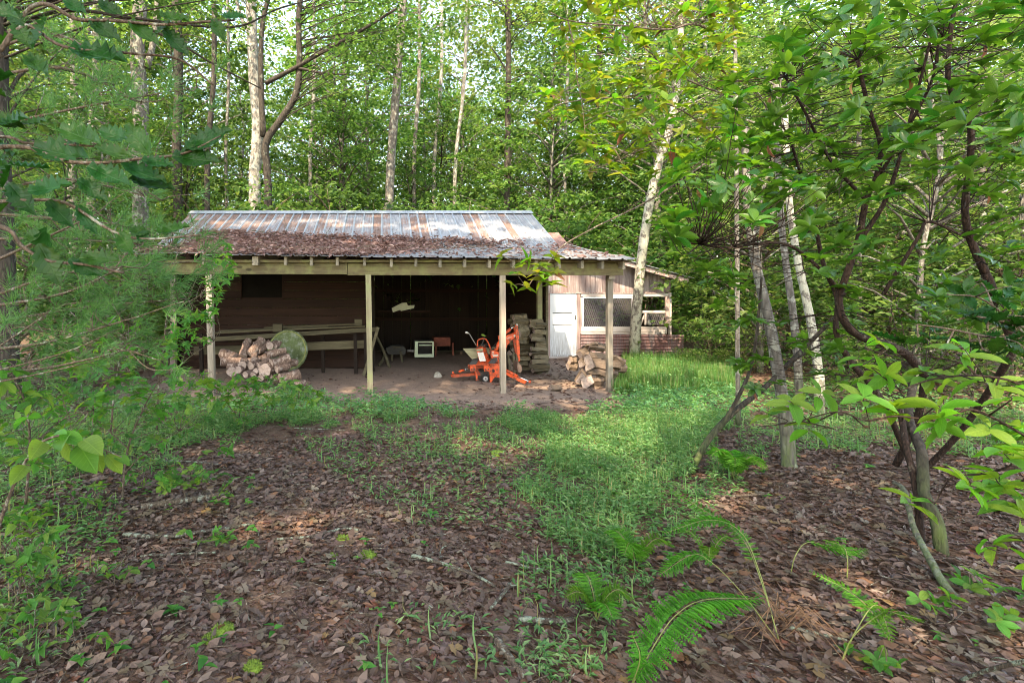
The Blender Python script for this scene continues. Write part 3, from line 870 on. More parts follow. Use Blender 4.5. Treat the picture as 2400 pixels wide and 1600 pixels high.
# wheel
wheel = thing_wheel = part(tube([B(770, 1310, .06), B(770, 1310, .075), B(770, 1310, .125), B(770, 1310, .14)], [.068, .082, .082, .068], n=24), 'wheel', M['black'], bh, True)
part(tube([B(770, 1310, .052), B(770, 1310, .059)], .045, n=20), 'rim', M['steel'], wheel)
part(tube([B(770, 1310, .046), B(770, 1310, .052)], .016, n=12), 'hub', M['dark'], wheel)
# stabiliser on the left
la = part(bar(B(660, 1215, .15), B(150, 1262, .02), .06, .05), 'stabiliser_arm', M['orange_dull'], bh)
part(bar(B(205, 1225, .02), B(130, 1252, .02), .10, .02), 'foot_pad', M['orange'], la)
part(tube([B(162, 1212, .02), B(178, 1185, .02)], .02, n=8), 'pivot', M['orange'], la)
lc = part(tube([B(275, 1182, .05), B(375, 1150, .07)], .022, n=12), 'cylinder', M['orange'], bh, True)
part(tube([B(370, 1152, .07), B(460, 1125, .09)], .011, n=10), 'piston_rod', M['chrome'], lc, True)
# stabiliser on the right
ra = part(bar(B(1030, 1150, .1), B(1510, 1382, -.22), .06, .055), 'stabiliser_arm', M['orange'], bh)
rc_ = part(tube([B(1100, 1128, .0), B(1350, 1262, -.12)], .026, n=12), 'cylinder', M['orange'], bh, True)
part(tube([B(1345, 1260, -.12), B(1575, 1368, -.24)], .012, n=10), 'piston_rod', M['chrome'], rc_, True)
part(tube([B(1568, 1365, -.24), B(1600, 1372, -.24)], .024, n=10), 'rod_eye', M['orange'], rc_)
# boom, its cylinder, dipper and bucket
boom = bprism([(1000, 1000), (1020, 800), (1060, 620), (1140, 522), (1290, 472), (1330, 440), (1352, 470), (1330, 530), (1240, 610), (1180, 690), (1130, 800), (1110, 1010)], .16, .26, 'boom', 'orange')
part(tube([B(1302, 520, .15), B(1302, 520, .159)], .02, n=14), 'pin', M['decal'], boom)
part(tube([B(1288, 560, .14), B(1310, 540, .14), B(1312, 510, .14), B(1295, 498, .14)], .004, n=6), 'hose_clip', M['decal'], boom)
fc = bpy.data.curves.new('boom_lettering', 'FONT'); fc.body = 'KUBOTA'; fc.size = .042; fc.extrude = .001; fc.materials.append(M['decal'])
tmp = bpy.data.objects.new('tmp_text', fc); COL.objects.link(tmp)
bpy.context.view_layer.update()
tme = bpy.data.meshes.new_from_object(tmp.evaluated_get(bpy.context.evaluated_depsgraph_get()))
tme.materials.clear(); tme.materials.append(M['decal'])
bpy.data.objects.remove(tmp)
ft = bpy.data.objects.new('lettering', tme); COL.objects.link(ft); ft.parent = boom
p_ = B(1160, 590, .1575) - ORG[bh.name]
ft.location = [float(a) for a in p_]; ft.rotation_euler = (R(90), R(-22), 0); ft.scale = (.62, 1.0, 1)
bc = part(tube([B(955, 790, .1), B(1035, 620, .14)], .034, n=14), 'cylinder', M['orange'], bh, True)
part(tube([B(1030, 630, .14), B(1010, 515, .15)], .02, n=10), 'cylinder_end', M['orange'], bc, True)
dc = part(tube([B(1090, 500, .12), B(1228, 398, .13)], .03, n=14), 'cylinder', M['orange'], bh, True)
part(tube([B(1222, 402, .13), B(1300, 345, .14)], .011, n=10), 'piston_rod', M['chrome'], dc, True)
dip = bprism([(1312, 330), (1340, 315), (1358, 330), (1378, 480), (1400, 800), (1402, 985), (1375, 1000), (1345, 800), (1330, 560)], .10, .13, 'dipper_plate', 'orange')
bprism([(1270, 590), (1310, 560), (1345, 700), (1365, 850), (1330, 860), (1300, 760)], .30, .36, 'dipper_arm', 'orange_dull')
bprism([(1245, 350), (1310, 375), (1345, 470), (1300, 480), (1290, 400)], .2, .24, 'dipper_horn', 'orange')
part(tube([B(1345, 320, .08), B(1345, 320, .26)], .018, n=10), 'pin', M['steel'], dip)
btube([(1150, 500, .2), (1200, 470, .12), (1230, 440, .14), (1210, 480, .15)], .006, 'hose', 'black', n=6)
btube([(905, 720, .2), (960, 660, .2), (1000, 640, .25)], .006, 'hose', 'dark', n=6)
for q_, pts in enumerate([[(655, 700, .18), (720, 660, .25), (850, 720, .25), (930, 800, .2)], [(690, 705, .2), (790, 690, .26), (900, 760, .24), (990, 720, .22), (1080, 560, .14)], [(735, 712, .2), (860, 770, .22), (960, 850, .16), (1010, 940, .12), (1060, 1080, .06)], [(620, 1130, .12), (700, 1180, .1), (780, 1140, .08), (850, 1120, .04)], [(480, 1120, .1), (420, 1140, .08), (330, 1140, .06)]]):
    btube(pts, .0075, 'hose', 'black', n=6)
bprism([(905, 930), (985, 922), (990, 975), (915, 985)], .10, .119, 'grease_plate', 'dark')
bprism([(560, 1128), (640, 1128), (650, 1230), (575, 1235)], .14, .24, 'pivot_block', 'orange_dull')
bprism([(690, 1090), (745, 1090), (745, 1190), (690, 1190)], .16, .26, 'oil_tank', 'dark')
bk = []
for i in range(9):
    a = i / 8 * math.pi * .78
    bk.append((1362 + 80 * math.sin(a) * (1 if i else 0), 1000 + 205 * (i / 8)))
bprism(bk + [(1372, 1190), (1352, 1100)], .04, .34, 'bucket', 'rustmetal')

# weathered plywood leaning behind the backhoe
ply = MB().add(prism([B(u, v, .42 if v < 800 else .24) for u, v in ((352, 762), (720, 752), (950, 735), (935, 840), (720, 900), (520, 955))], (0, .015, .005)))
build(tag_loc := ply, 'plywood_sheet', M['ply'], None, B(600, 955, .24))
tag(bpy.data.objects['plywood_sheet'], 'grey green weathered plywood sheet leaning behind the orange backhoe', 'plywood')

# ================================================================== FIREWOOD
def log(px, py, d, r, ln, yaw, pitch, label, group, hollow=False, roll=0, mat='logbark', name='log', pale='cut', knot=True):
    """round log whose near end shows at the pixel; yaw/pitch of its axis going away from us"""
    p = W(px, py, d)
    dr = np.array((math.sin(R(yaw)) * math.cos(R(pitch)), math.cos(R(yaw)) * math.cos(R(pitch)), math.sin(R(pitch))))
    o = thing(name, label, 'log', p, group)
    n = 14
    ts = np.linspace(0, 1, 6)
    bend = rng.normal(0, .022, 3)
    P = np.array([p + dr * ln * t_ + bend * math.sin(math.pi * t_) for t_ in ts])
    rad = r * (1 + rng.normal(0, .09, 6)); rad[-1] *= .94
    V, fs = tube(P, rad, n=n, rough=.11, cap=False)
    b = MB().add((V, fs), 0, True)
    jj = np.arange(n); kk = (jj + 1) % n
    Vb = np.vstack([V[-n:], V[-n:].mean(0)[None]])
    b.add((Vb, [np.stack([np.full(n, n), jj, kk], -1)]), 0)
    if knot:
        a = rng.uniform(0, 6.28); s = unit(np.cross(dr, (0, 0, 1))); u = np.cross(s, dr)
        kd = s * math.cos(a) + u * abs(math.sin(a)); q = P[3] + kd * r * .8
        b.add(tube([q, q + kd * r * .4], r * .32, r * .25, 7), 0, True)
    build(b, 'bark', M[mat], o)
    e = V[:n]; c = e.mean(0)
    ring = c + (e - c) * .9 - dr * .002
    if hollow:
        inner = c + (e - c) * .42 - dr * .002; deep = inner + dr * .12
        VV = np.vstack([e, ring, inner, deep, (c + dr * .12)[None]])
        f_ = [np.stack([jj, kk, kk + n, jj + n], -1), np.stack([jj + n, kk + n, kk + 2 * n, jj + 2 * n], -1), np.stack([jj + 2 * n, kk + 2 * n, kk + 3 * n, jj + 3 * n], -1), np.stack([np.full(n, 4 * n), jj + 3 * n, kk + 3 * n], -1)]
    else:
        VV = np.vstack([e, ring, (c - dr * .004)[None]])
        f_ = [np.stack([jj, kk, kk + n, jj + n], -1), np.stack([np.full(n, 2 * n), jj + n, kk + n], -1)]
    build(MB().add((VV, f_)), 'sawn_end', M[pale], o)
    return o
GL = 'logs in the heap beside the mossy disc'
def Z2(u, v): return 500 + u / 9.223, 760 + v / 9.223
L_ = [  # u, v, radius_u, depth, length, yaw, pitch, label, hollow
 (1105, 990, 118, 9.15, .36, 22, 3, 'thickest round log with a smooth sawn face in the heap front', False),
 (1450, 1190, 112, 9.0, .46, 62, 12, 'hollow log with a dark hole at the right foot of the heap', True),
 (1245, 860, 98, 9.3, .48, 68, 16, 'long smooth log lying slanted across the right of the heap', False),
 (1170, 665, 85, 9.55, .45, 72, 10, 'log with a torn knotty end just below the heap top right', False),
 (950, 580, 78, 9.6, .42, 40, 25, 'log with a cracked face at the middle of the heap top', False),
 (1215, 465, 72, 9.65, .3, 30, 4, 'small round log end sitting at the top right of the heap', False),
 (1340, 470, 42, 9.7, .2, 30, 30, 'short rotten stub standing beside the small top log', False),
 (880, 755, 68, 9.4, .3, -15, 20, 'neat short round log in the dark middle of the heap', False),
 (775, 640, 92, 9.5, .5, 35, 38, 'thick topmost log lying across the crest of the heap', False),
 (635, 690, 88, 9.5, .46, 12, 48, 'sunlit log standing steeply at the upper left of the heap', False),
 (470, 730, 120, 9.6, .42, -62, 12, 'rough broken log at the left shoulder of the heap', False),
 (160, 800, 95, 9.4, .55, 72, -2, 'grey log lying flat beside the left porch post', False),
 (300, 900, 78, 9.3, .45, 70, -3, 'lower grey log partly hidden by leaves near the left post', False),
 (800, 900, 82, 9.2, .34, 10, 4, 'cut log left of the thickest log in the heap', False),
 (625, 880, 86, 9.2, .34, -5, 8, 'square cut log facing us on the left half of the heap', False),
 (960, 890, 62, 9.25, .36, 40, 18, 'small peeling log squeezed above the thickest log', False),
 (1360, 975, 78, 9.2, .34, 50, 8, 'log with a pale slanted cut right of the thickest log', False),
 (1540, 880, 80, 9.45, .3, 60, 6, 'log with a bulging end against the mossy disc', False),
 (855, 1095, 58, 9.1, .3, 8, 2, 'small round log at the foot of the heap under green leaves', False),
 (910, 1010, 58, 9.12, .3, -8, 2, 'small log touching the thickest log on its left', False),
 (540, 985, 72, 9.1, .32, 5, 3, 'pale log low on the left front of the heap', False),
 (690, 1085, 56, 9.05, .3, 15, 0, 'thin log nearly buried in leaves below the heap', False),
 (1700, 1330, 85, 9.1, .32, 70, 6, 'low knobby log on the ground in front of the hollow log', False),
 (1020, 1160, 90, 9.15, .3, 30, 0, 'dark log on the ground under the thickest log', False),
 (1230, 1180, 80, 9.2, .3, 40, 0, 'dark log on the ground behind the hollow log', False),
 (395, 1020, 90, 9.2, .3, 0, 0, 'dark log on the ground under the left shoulder of the heap', False),
 (740, 790, 55, 9.45, .3, 60, 10, 'dark thin log wedged under the neat short log', False),
 (1060, 760, 75, 9.6, .3, 10, 20, 'log deep inside the heap under the torn log', False),
]
for u, v, ru, d, ln, yw, pt, lab, hol in L_:
    a, b_ = Z2(u, v)
    log(a, b_, d, ru / 9.223 / F * d * 1.06, ln * .78, yw, pt, lab, GL, hol)
disc = thing('wooden_disc', 'big round mossy green disc leaning behind the log heap', 'disc', W(672, 868, 10.4))
dc0 = W(674, 821, 10.35)
ax = unit(np.array((-.12, -1, .18)))
rr_ = .415
prof = [(0, rr_ - .012), (.012, rr_), (.05, rr_), (.06, rr_ - .012)]
part(tube([dc0 - ax * (a - .03) for a, _ in prof], [b for _, b in prof], n=48, rough=.012), 'disc_body', M['disc'], disc)
s_ = unit(np.cross(ax, (0, 0, 1))); u_ = np.cross(s_, ax)
ringp = [dc0 + ax * .035 + (s_ * math.cos(a) + u_ * math.sin(a)) * (rr_ - .035) for a in np.linspace(0, 2 * math.pi, 49)]
part(tube(ringp, .012, n=6, rough=.3), 'raised_rim', M['disc_rim'], disc)

def split_log(c, ln, w, h, yaw, mat, label, group, pitch=0, name='split_log', roll=0):
    """a riven billet: irregular wedge section, rough long edges"""
    c = np.asarray(c, float)
    dr = np.array((math.cos(R(yaw)) * math.cos(R(pitch)), math.sin(R(yaw)) * math.cos(R(pitch)), math.sin(R(pitch))))
    s = unit(np.cross((0, 0, 1), dr)); u = np.cross(dr, s)
    k = rng.integers(4, 6)
    ang = np.sort(np.linspace(0, 2 * math.pi, k, endpoint=False) + rng.uniform(-.5, .5, k)) + rng.uniform(0, 6.28)
    m = 6
    V = []
    for i in range(m):
        t_ = i / (m - 1) - .5
        jit = 1.1 + rng.uniform(-.13, .10, k)
        sh = rng.normal(0, .006, 2)
        V.append(c + dr * ln * t_ + (np.cos(ang) * w / 2 * jit + sh[0])[:, None] * s + (np.sin(ang) * h / 2 * jit + sh[1])[:, None] * u)
    V = np.vstack(V)
    i = np.arange(m - 1)[:, None] * k; j = np.arange(k)[None]; kk = (j + 1) % k
    Q = np.stack([i + j, i + kk, i + k + kk, i + k + j], -1).reshape(-1, 4)
    b = MB().add((V, [Q]), 0)
    jj = np.arange(k)
    for e0, flip in ((0, True), ((m - 1) * k, False)):
        ce = V[e0:e0 + k].mean(0)
        VV = np.vstack([V[e0:e0 + k], ce[None]])
        f_ = np.stack([np.full(k, k), jj, (jj + 1) % k], -1)
        b.add((VV, [f_[:, ::-1] if flip else f_]), 1)
    o = build(b, name, [M[mat], M['cut']], None, c)
    return tag(o, label, 'firewood', group)
# heap of big splits around the right porch post   (zoom 7.467, origin 1200,720)
def Z3(u, v, d): return W(1200 + u / 7.467, 720 + v / 7.467, d)
GR = 'split firewood heaped at the right porch post'
S_ = [ # u,v,d, len_u, thick_u, yaw, pitch, label, (depth thickness)
 (1460, 1285, 9.25, 240, 150, -8, 0, 'broad tan split log low in the heap left of the right post'),
 (1480, 1395, 9.25, 240, 80, -5, 0, 'mossy split log at the bottom of the heap left of the post'),
 (1490, 1140, 9.35, 330, 110, -12, -8, 'ragged split log halfway up the heap left of the post'),
 (1490, 985, 9.40, 230, 170, -10, -6, 'large flat faced split log in the upper middle of the heap'),
 (1490, 840, 9.45, 230, 100, -10, -8, 'grooved split log below the top of the post heap'),
 (1480, 720, 9.45, 220, 95, -15, -10, 'dark ridged split log near the top of the post heap'),
 (1390, 650, 9.50, 190, 60, -20, 14, 'thin bark strip capping the heap by the right post'),
 (1560, 690, 9.55, 120, 120, 20, -16, 'dark chunk at the very top of the post heap on the right'),
 (1310, 1300, 9.20, 90, 250, 70, 0, 'split log end standing upright at the heap front'),
 (1195, 1200, 9.25, 100, 210, 65, 20, 'triangular split log leaning at the left foot of the heap'),
 (1250, 960, 9.35, 150, 120, 40, 18, 'split log slanting at the left edge of the post heap'),
 (1340, 960, 9.35, 70, 260, 75, 5, 'tall narrow split log beside the large flat faced one'),
 (1255, 800, 9.55, 190, 190, 30, 30, 'dark rounded log at the upper left of the post heap'),
 (1080, 920, 9.7, 120, 130, 10, 0, 'dark round log set apart left of the post heap'),
 (1050, 1030, 9.7, 110, 150, 5, 0, 'dark stump like log under the left of the post heap'),
 (1830, 900, 9.45, 270, 90, -20, -24, 'long dark split log sloping down right of the post'),
 (1790, 1010, 9.4, 170, 180, -10, -10, 'square dark split log right of the right porch post'),
 (1760, 1150, 9.3, 160, 110, -12, -22, 'split log with pale streaks low on the right of the post'),
 (1890, 1050, 9.5, 110, 160, 10, -10, 'dark end block at the far right of the post heap'),
 (1600, 1220, 9.4, 200, 110, -12, -10, 'split log hidden behind the right porch post'),
]
for u, v, d, lu, tu, yw, pt, lab in S_:
    w_ = tu / 7.467 / F * d
    split_log(Z3(u, v, d), max(lu / 7.467 / F * d, .16) * 1.12, max(.13, w_ * .9), w_ * 1.12, yw, 'split', lab, GR, pt)
o = split_log(G(1301, 908, .06) , .2, .13, .12, 10, 'split', 'single short split log lying alone on the dirt before the post heap', None)
o.name = 'split_log_alone' if False else o.name
# tall stack of split wood in the shed (against its right wall)
GS = 'split firewood stacked inside the shed by its right wall'
row = 0
z = .055
hs = [.105, .10, .095, .09, .09, .085, .12, .105, .09, .085, .08, .08, .075]
words = ['bottom', 'second lowest', 'third lowest', 'fourth lowest', 'fifth lowest', 'sixth lowest', 'seventh', 'eighth', 'ninth', 'tenth', 'eleventh', 'twelfth', 'topmost']
for i, hh in enumerate(hs):
    xw = .38 if i < 3 else .30 if i < 6 else .235
    cx = 3.26 + (xw - .235) / 2 * .6 + rng.uniform(-.045, .045)
    split_log((cx, 10.78 + rng.uniform(-.04, .04), z + hh / 2 - .02), xw * rng.uniform(.85, 1.15), .17, hh * 1.15, rng.uniform(-14, 14), 'split_dark', f'{words[i]} split log of the outer stack column beside the white door', GS, rng.uniform(-4, 4))
    z += hh * .93
z = .05
for i in range(12):
    hh = rng.uniform(.085, .115)
    for j, yy_ in enumerate((11.05, 11.35)):
        split_log((2.98 + rng.uniform(-.05, .05), yy_ + rng.uniform(-.05, .05), z + hh / 2), .34 * rng.uniform(.8, 1.15), .24, hh * 1.15, rng.uniform(-25, 25), 'split_dark', f'{words[i]} split log in the ' + ['shaded nearer rank behind the outer stack column', 'dark farther rank behind the outer stack column'][j], GS, rng.uniform(-4, 4))
    z += hh * .96
for (u, v, d, lu, tu, yw, pt, lab) in [
    (190, 400, 10.7, 190, 110, 25, 14, 'tilted split log on the stack top left of the dark gap'), (215, 460, 10.7, 190, 90, 20, 8, 'split log under the tilted one on the stack top left'),
    (255, 235, 11.1, 180, 75, -12, -6, 'highest split log on the stack inside the shed'), (170, 290, 11.0, 110, 80, 10, 10, 'pale lichened split log at the left of the stack top'),
    (400, 320, 10.8, 160, 100, -4, 0, 'mossy cut log on the stack top beside the inner post'), (300, 330, 11.0, 130, 90, 30, 0, 'stub of split log behind the mossy one on the stack top'),
    (185, 545, 10.8, 140, 70, 5, 0, 'split log on the left face of the stack behind the backhoe arm'), (180, 620, 10.8, 140, 70, -5, 0, 'lower split log on the left face of the stack')]:
    w_ = tu / 7.467 / F * d
    split_log(Z3(u, v, d), lu / 7.467 / F * d, .14, w_ * 1.1, yw, 'split_dark', lab, GS, pt)
# upright billets behind the bucket
for i, (u, v0, v1, w_, lab) in enumerate([(690, 1270, 1580, 70, 'upright stick of firewood left of the backhoe bucket'), (860, 1240, 1590, 80, 'wide upright billet directly behind the backhoe bucket'), (960, 1230, 1590, 60, 'narrow upright billet right behind the backhoe arm')]):
    p0 = W(1145 + u / 14.94, 745 + v0 / 14.94, 10.5); p1 = G(1145 + u / 14.94, 868); p1 = np.array((p0[0] + .02, 10.45, .02))
    b = MB().add(tube([p1, (p0 + p1) / 2 + (.01, 0, 0), p0], w_ / 14.94 / F * 10.5 * .55, None, 6, .12), 0)
    tag(build(b, 'billet', M['split_dark'], None, p1), lab, 'firewood', 'upright firewood by the bucket')

# ================================================================== RACK AND CLUTTER IN THE SHED
rack = thing('lumber_rack', 'long low lumber rack of old boards along the dark plank wall', 'rack', (-1.9, 10.6, 0))
def rail(px0, py0, px1, py1, d0, d1, h_, name='rail', w_=.05):
    part(bar(W(px0, py0, d0), W(px1, py1, d1), w_, h_), name, M['lumber'], rack)
rail(462, 797, 886, 771, 10.5, 10.7, .085)
rail(700, 812, 862, 806, 10.9, 11.0, .17)
rail(455, 822, 690, 815, 10.9, 10.9, .17)
for px, d in ((470, 10.6), (640, 10.9), (757, 10.95), (834, 10.75), (858, 10.7)):
    p = W(px, 782, d); part(bar((p[0], d + .07, 0), (p[0] - .02, d + .07, p[2]), .07, .07, (0, 1, 0)), 'rack_leg', M['plank_v'], rack)
part(bar((-.42, 10.5, .02), (-.12, 10.62, 1.0), .06, .16, (0, 1, 0)), 'rack_brace', M['lumber'], rack)
for i, (x0, x1, y, z, th, lab) in enumerate([(-3.7, -2.2, 10.75, .885, .03, 'long thin board lying on the rack at left'), (-3.5, -1.2, 10.95, .92, .035, 'warped dark board on the rack behind the thin board'), (-2.6, -.5, 11.15, .98, .03, 'long board on the rack nearest the plank wall'), (-2.2, -.4, 10.85, .95, .025, 'board end on the rack beside the middle post')]):
    b = MB().add(bar((x0, y, z - .02), (x1, y + .05, z + .06), .18, th))
    tag(build(b, 'board', M['lumber'], None, ((x0 + x1) / 2, y, z)), lab, 'board', 'loose boards on the lumber rack')
for (px, py, s, d, lab) in ((651, 768, .16, 10.7, 'square wood block on the rack above the mossy disc'), (840, 755, .13, 10.75, 'small pale block at the right end of the rack')):
    p = W(px, py, d); b = MB().add(box(p[0] - s * .6, p[0] + s * .6, d - .05, d + .06, p[2] - s * .5, p[2] + s * .5))
    tag(build(b, 'wood_block', M['lumber'], None, p), lab, 'block', 'blocks on the lumber rack')
# white notched foam piece on a dark shelf
fs_ = thing('shelf', 'dark board shelf hung at the back of the open bay', 'shelf', W(945, 735, 13.6))
p = W(905, 728, 13.6); q = W(1000, 728, 13.6)
part(box(p[0] - .2, q[0] + .1, 13.5, 13.95, p[2] - .05, p[2]), 'shelf_board', M['plank_h'], fs_)
for xx_ in (p[0], q[0]): part(bar((xx_, 13.7, p[2]), (xx_, 13.7, 2.6), .04, .06, (0, 1, 0)), 'hanger', M['plank_v'], fs_)
pts = [(918, 722), (942, 710), (953, 709), (956, 716), (972, 715), (970, 722), (940, 729), (938, 726), (921, 732)]
b = MB().add(prism([W(a, c, 13.4) for a, c in pts], (0, .12, 0)))
tag(build(b, 'foam_block', M['foam'], None, W(940, 728, 13.4)), 'pale notched foam block catching light at the back of the bay', 'foam')
# pale green framed box with dark glass
tv = thing('old_appliance', 'pale green boxy old appliance with a dark glass front on the dirt', 'appliance', W(995, 838, 13.3))
def T_(u, v): return 860 + u / 7.129, 670 + v / 7.129
def tprism(uv, d0, d1, name, mat, parent=tv): return part(prism([W(*T_(u, v), d0) for u, v in uv], (0, d1 - d0, 0)), name, M[mat], parent)
tprism([(800, 925), (1110, 925), (1118, 1190), (797, 1190)], 13.3, 13.75, 'body', 'dark')
for uv in ([(800, 925), (850, 925), (850, 1190), (797, 1190)], [(1095, 925), (1120, 930), (1120, 1190), (1090, 1190)], [(851, 925), (1094, 925), (1094, 946), (851, 946)], [(851, 1142), (1089, 1138), (1089, 1190), (851, 1190)]):
    tprism(uv, 13.26, 13.298, 'frame_bar', 'palegreen')
tprism([(853, 950), (1090, 950), (1090, 1136), (853, 1136)], 13.285, 13.297, 'oven_glass', 'glass')
tprism([(868, 983), (1086, 983), (1086, 998), (868, 998)], 13.22, 13.24, 'handle', 'palegreen')
# engine with tag on a saw horse, leaning poles, red drum
eng = thing('engine_block', 'dark old engine block on a low stand in the bay', 'engine', W(930, 842, 13.0))
def tp2(uv, d0, d1, name, mat): return part(prism([W(*T_(u, v), d0) for u, v in uv], (0, d1 - d0, 0)), name, M[mat], eng)
tp2([(320, 1040), (400, 1000), (620, 1010), (660, 1070), (640, 1150), (350, 1140)], 13.0, 13.35, 'engine_body', 'dark')
tp2([(440, 1015), (560, 1015), (560, 1032), (440, 1032)], 12.96, 12.998, 'bracket', 'lumber')
tp2([(400, 1150), (440, 1150), (430, 1290), (405, 1290)], 13.05, 13.1, 'stand_leg', 'lumber')
tp2([(540, 1090), (580, 1090), (620, 1330), (590, 1330)], 12.9, 12.95, 'stand_leg', 'lumber')
part(tube([W(*T_(670, 1080), 13.1), W(*T_(790, 1085), 13.1)], .035, n=12), 'exhaust_pipe', M['steel'], eng, True)
for i, (a, c, dd, lab) in enumerate([((140, 800), (380, 1360), 11.9, 'long pole leaning to the right behind the middle post'), ((290, 1120), (205, 1360), 12.2, 'short dark stick leaning left behind the middle post')]):
    p0, p1 = W(*T_(*a), dd), W(*T_(*c), dd - .3); p1[2] = max(p1[2], .02)
    b = MB().add(tube(spline([p0, (p0 + p1) / 2 + (.02, 0, 0), p1], 4), .03, .036, 8, .1), 0, True)
    tag(build(b, 'leaning_pole', M['lumber'], None, p1), lab, 'pole', 'poles leaning by the middle post')
drum = thing('metal_bench', 'dull red metal bench in the dark back of the bay', 'bench', W(1040, 832, 14.0))
part(prism([W(*T_(u, v), 14.0) for u, v in ((1120, 860), (1395, 860), (1395, 1000), (1120, 1010))], (0, .4, 0)), 'bench_top', M['redbox'], drum)
for u in (1140, 1425): part(prism([W(*T_(a, c), 14.0) for a, c in ((u, 950), (u + 25, 950), (u + 25, 1170), (u, 1170))], (0, .05, 0)), 'bench_leg', M['redbox'], drum)
st = G(1026, 884)
b = MB().add(tube([st + (0, 0, -.02), st + (0, 0, .03), st + (.01, 0, .09), st + (.015, 0, .11)], [.10, .095, .05, .015], n=9, rough=.2), 0)
tag(build(b, 'stone', M['stone'], None, st), 'small pointed pale stone on the dirt in front of the bay', 'stone')

# ================================================================== GROUND COVER
def lit_shadow(p):            # where the sun ray through p meets the ground plane
    p = np.asarray(p, float)
    return p[..., :2] - np.array((SUN.x, SUN.y)) / SUN.z * p[..., 2:3]

# fallen leaves on the forest floor
def scatter_floor(n, y0, y1, pw=1.0):
    u = rng.uniform(0, 1, n)
    y = (y0 ** (2 / pw) + u * (y1 ** (2 / pw) - y0 ** (2 / pw))) ** (pw / 2)
    xl, xr = -.80 * y - .3, 1.28 * y + .3
    x = xl + rng.uniform(0, 1, n) * (xr - xl)
    return x, y
GRASSP = [  # photo outlines of the green patches, with density
    ([(480, 965), (640, 925), (760, 935), (900, 945), (1010, 950), (1110, 965), (1100, 985), (1000, 985), (900, 985), (760, 990), (560, 1010), (470, 1010)], .9),
    ([(1130, 985), (1230, 975), (1330, 990), (1440, 960), (1480, 900), (1470, 840), (1650, 838), (1720, 880), (1740, 950), (1690, 1040), (1600, 1100), (1560, 1180), (1500, 1240), (1530, 1330), (1440, 1330), (1330, 1300), (1250, 1250), (1230, 1150), (1290, 1080), (1270, 1020)], 1.0),
    ([(830, 1000), (1120, 1000), (1270, 1020), (1290, 1080), (1180, 1110), (1000, 1090), (860, 1060)], .2),
    ([(1500, 1240), (1560, 1180), (1640, 1110), (1760, 1080), (1700, 1200), (1560, 1300)], .3),
    ([(1230, 1320), (1530, 1330), (1500, 1470), (1440, 1600), (1180, 1600), (1220, 1450)], .38),
    ([(-40, 900), (480, 930), (560, 1020), (420, 1080), (150, 1130), (-40, 1150)], .5),
    ([(700, 1020), (1250, 1100), (1240, 1250), (1000, 1250), (760, 1100)], .10),
    ([(-40, 1150), (150, 1130), (300, 1200), (200, 1500), (-40, 1600)], .25),
    ([(1700, 900), (2000, 900), (2460, 950), (2460, 1060), (1900, 1060), (1740, 1080)], .25),
    ([(860, 1440), (1250, 1440), (1250, 1620), (860, 1620)], .10),
]
def grass_density(x, y):
    px, py, d = to_px(np.stack([x, y, np.zeros_like(x)], -1))
    wob = 16 * np.sin(x * 5.1 + y * 3.3) + 12 * np.sin(x * 11.0 - y * 7.0)
    out = np.zeros_like(x)
    for poly, den in GRASSP:
        out = np.maximum(out, den * in_poly(px + wob * 4 / np.maximum(d, 1), py + wob * .7, poly))
    return out

T_WISP = (np.array([(0, 0, 0), (.35, .5, .25), (.35, -.4, .1), (.7, .35, .3), (.7, -.5, .05), (1, .1, .28)], float), np.array([(0, 2, 1), (1, 2, 4), (1, 4, 3), (3, 4, 5)]))
def floor_leaves(n, y0, y1, Ls, name, keep_dirt=.25, T=T_CURL):
    x, y = scatter_floor(n, y0, y1)
    g = grass_density(x, y)
    keep = rng.uniform(0, 1, n) > g * .75
    dirt = (y > 7.8 + .4 * np.sin(x * 2)) & (x > -4.4) & (x < 4.4)
    keep &= ~(dirt & (rng.uniform(0, 1, n) > np.where(x > 2.0, keep_dirt * 2.2, keep_dirt * .35)))
    keep &= ~((x > -4.6) & (x < 3.6) & (y > 11)) & ~((x > 4.2) & (x < 7.9) & (y > 13.5))
    x, y = x[keep], y[keep]; n = len(x)
    P = np.stack([x, y, gz(x, y) + rng.uniform(-.006, .016, n)], -1)
    a = rng.uniform(0, 6.283, n)
    D = np.stack([np.cos(a), np.sin(a), rng.normal(0, .12, n)], -1)
    N = np.stack([rng.normal(0, .24, n), rng.normal(0, .24, n), np.ones(n)], -1)
    L = rng.uniform(Ls[0], Ls[1], n) * rng.choice([1, 1, 1, .7, 1.25], n)
    o = build(MB().add(leafset(T, P, D, N, L, L * (rng.uniform(.2, .45, n) if T is T_WISP else rng.uniform(.3, .8, n))), 0, False), name, M['litter'])
    tag(o, 'brown fallen leaves carpeting the forest floor before the shed', 'leaf litter', None, 'stuff')
    return o
floor_leaves(34000, 1.9, 6.0, (.022, .062), 'leaf_litter')
o = floor_leaves(20000, 1.9, 6.0, (.026, .07), 'leaf_litter', .25, T_LOBE); o['label'] = 'brown lobed oak leaves among the litter in front of the camera'
o = floor_leaves(15000, 1.9, 6.0, (.03, .08), 'leaf_litter', .25, T_WISP); o['label'] = 'narrow curled brown leaf scraps among the litter in front'
o = floor_leaves(52000, 1.9, 6.5, (.010, .028), 'leaf_litter', .6, T_DIAM); o['label'] = 'crumbled leaf scraps filling the litter before the camera'
x, y = scatter_floor(5200, 1.9, 8.0)
b = MB()
for a_, c_ in zip(x, y):
    an = rng.uniform(0, 6.28); l = rng.uniform(.03, .16); z_ = float(gz(a_, c_)) + rng.uniform(.012, .03)
    b.add(bar((a_, c_, z_), (a_ + math.cos(an) * l, c_ + math.sin(an) * l, z_ + rng.uniform(-.01, .02)), .0035, .0035))
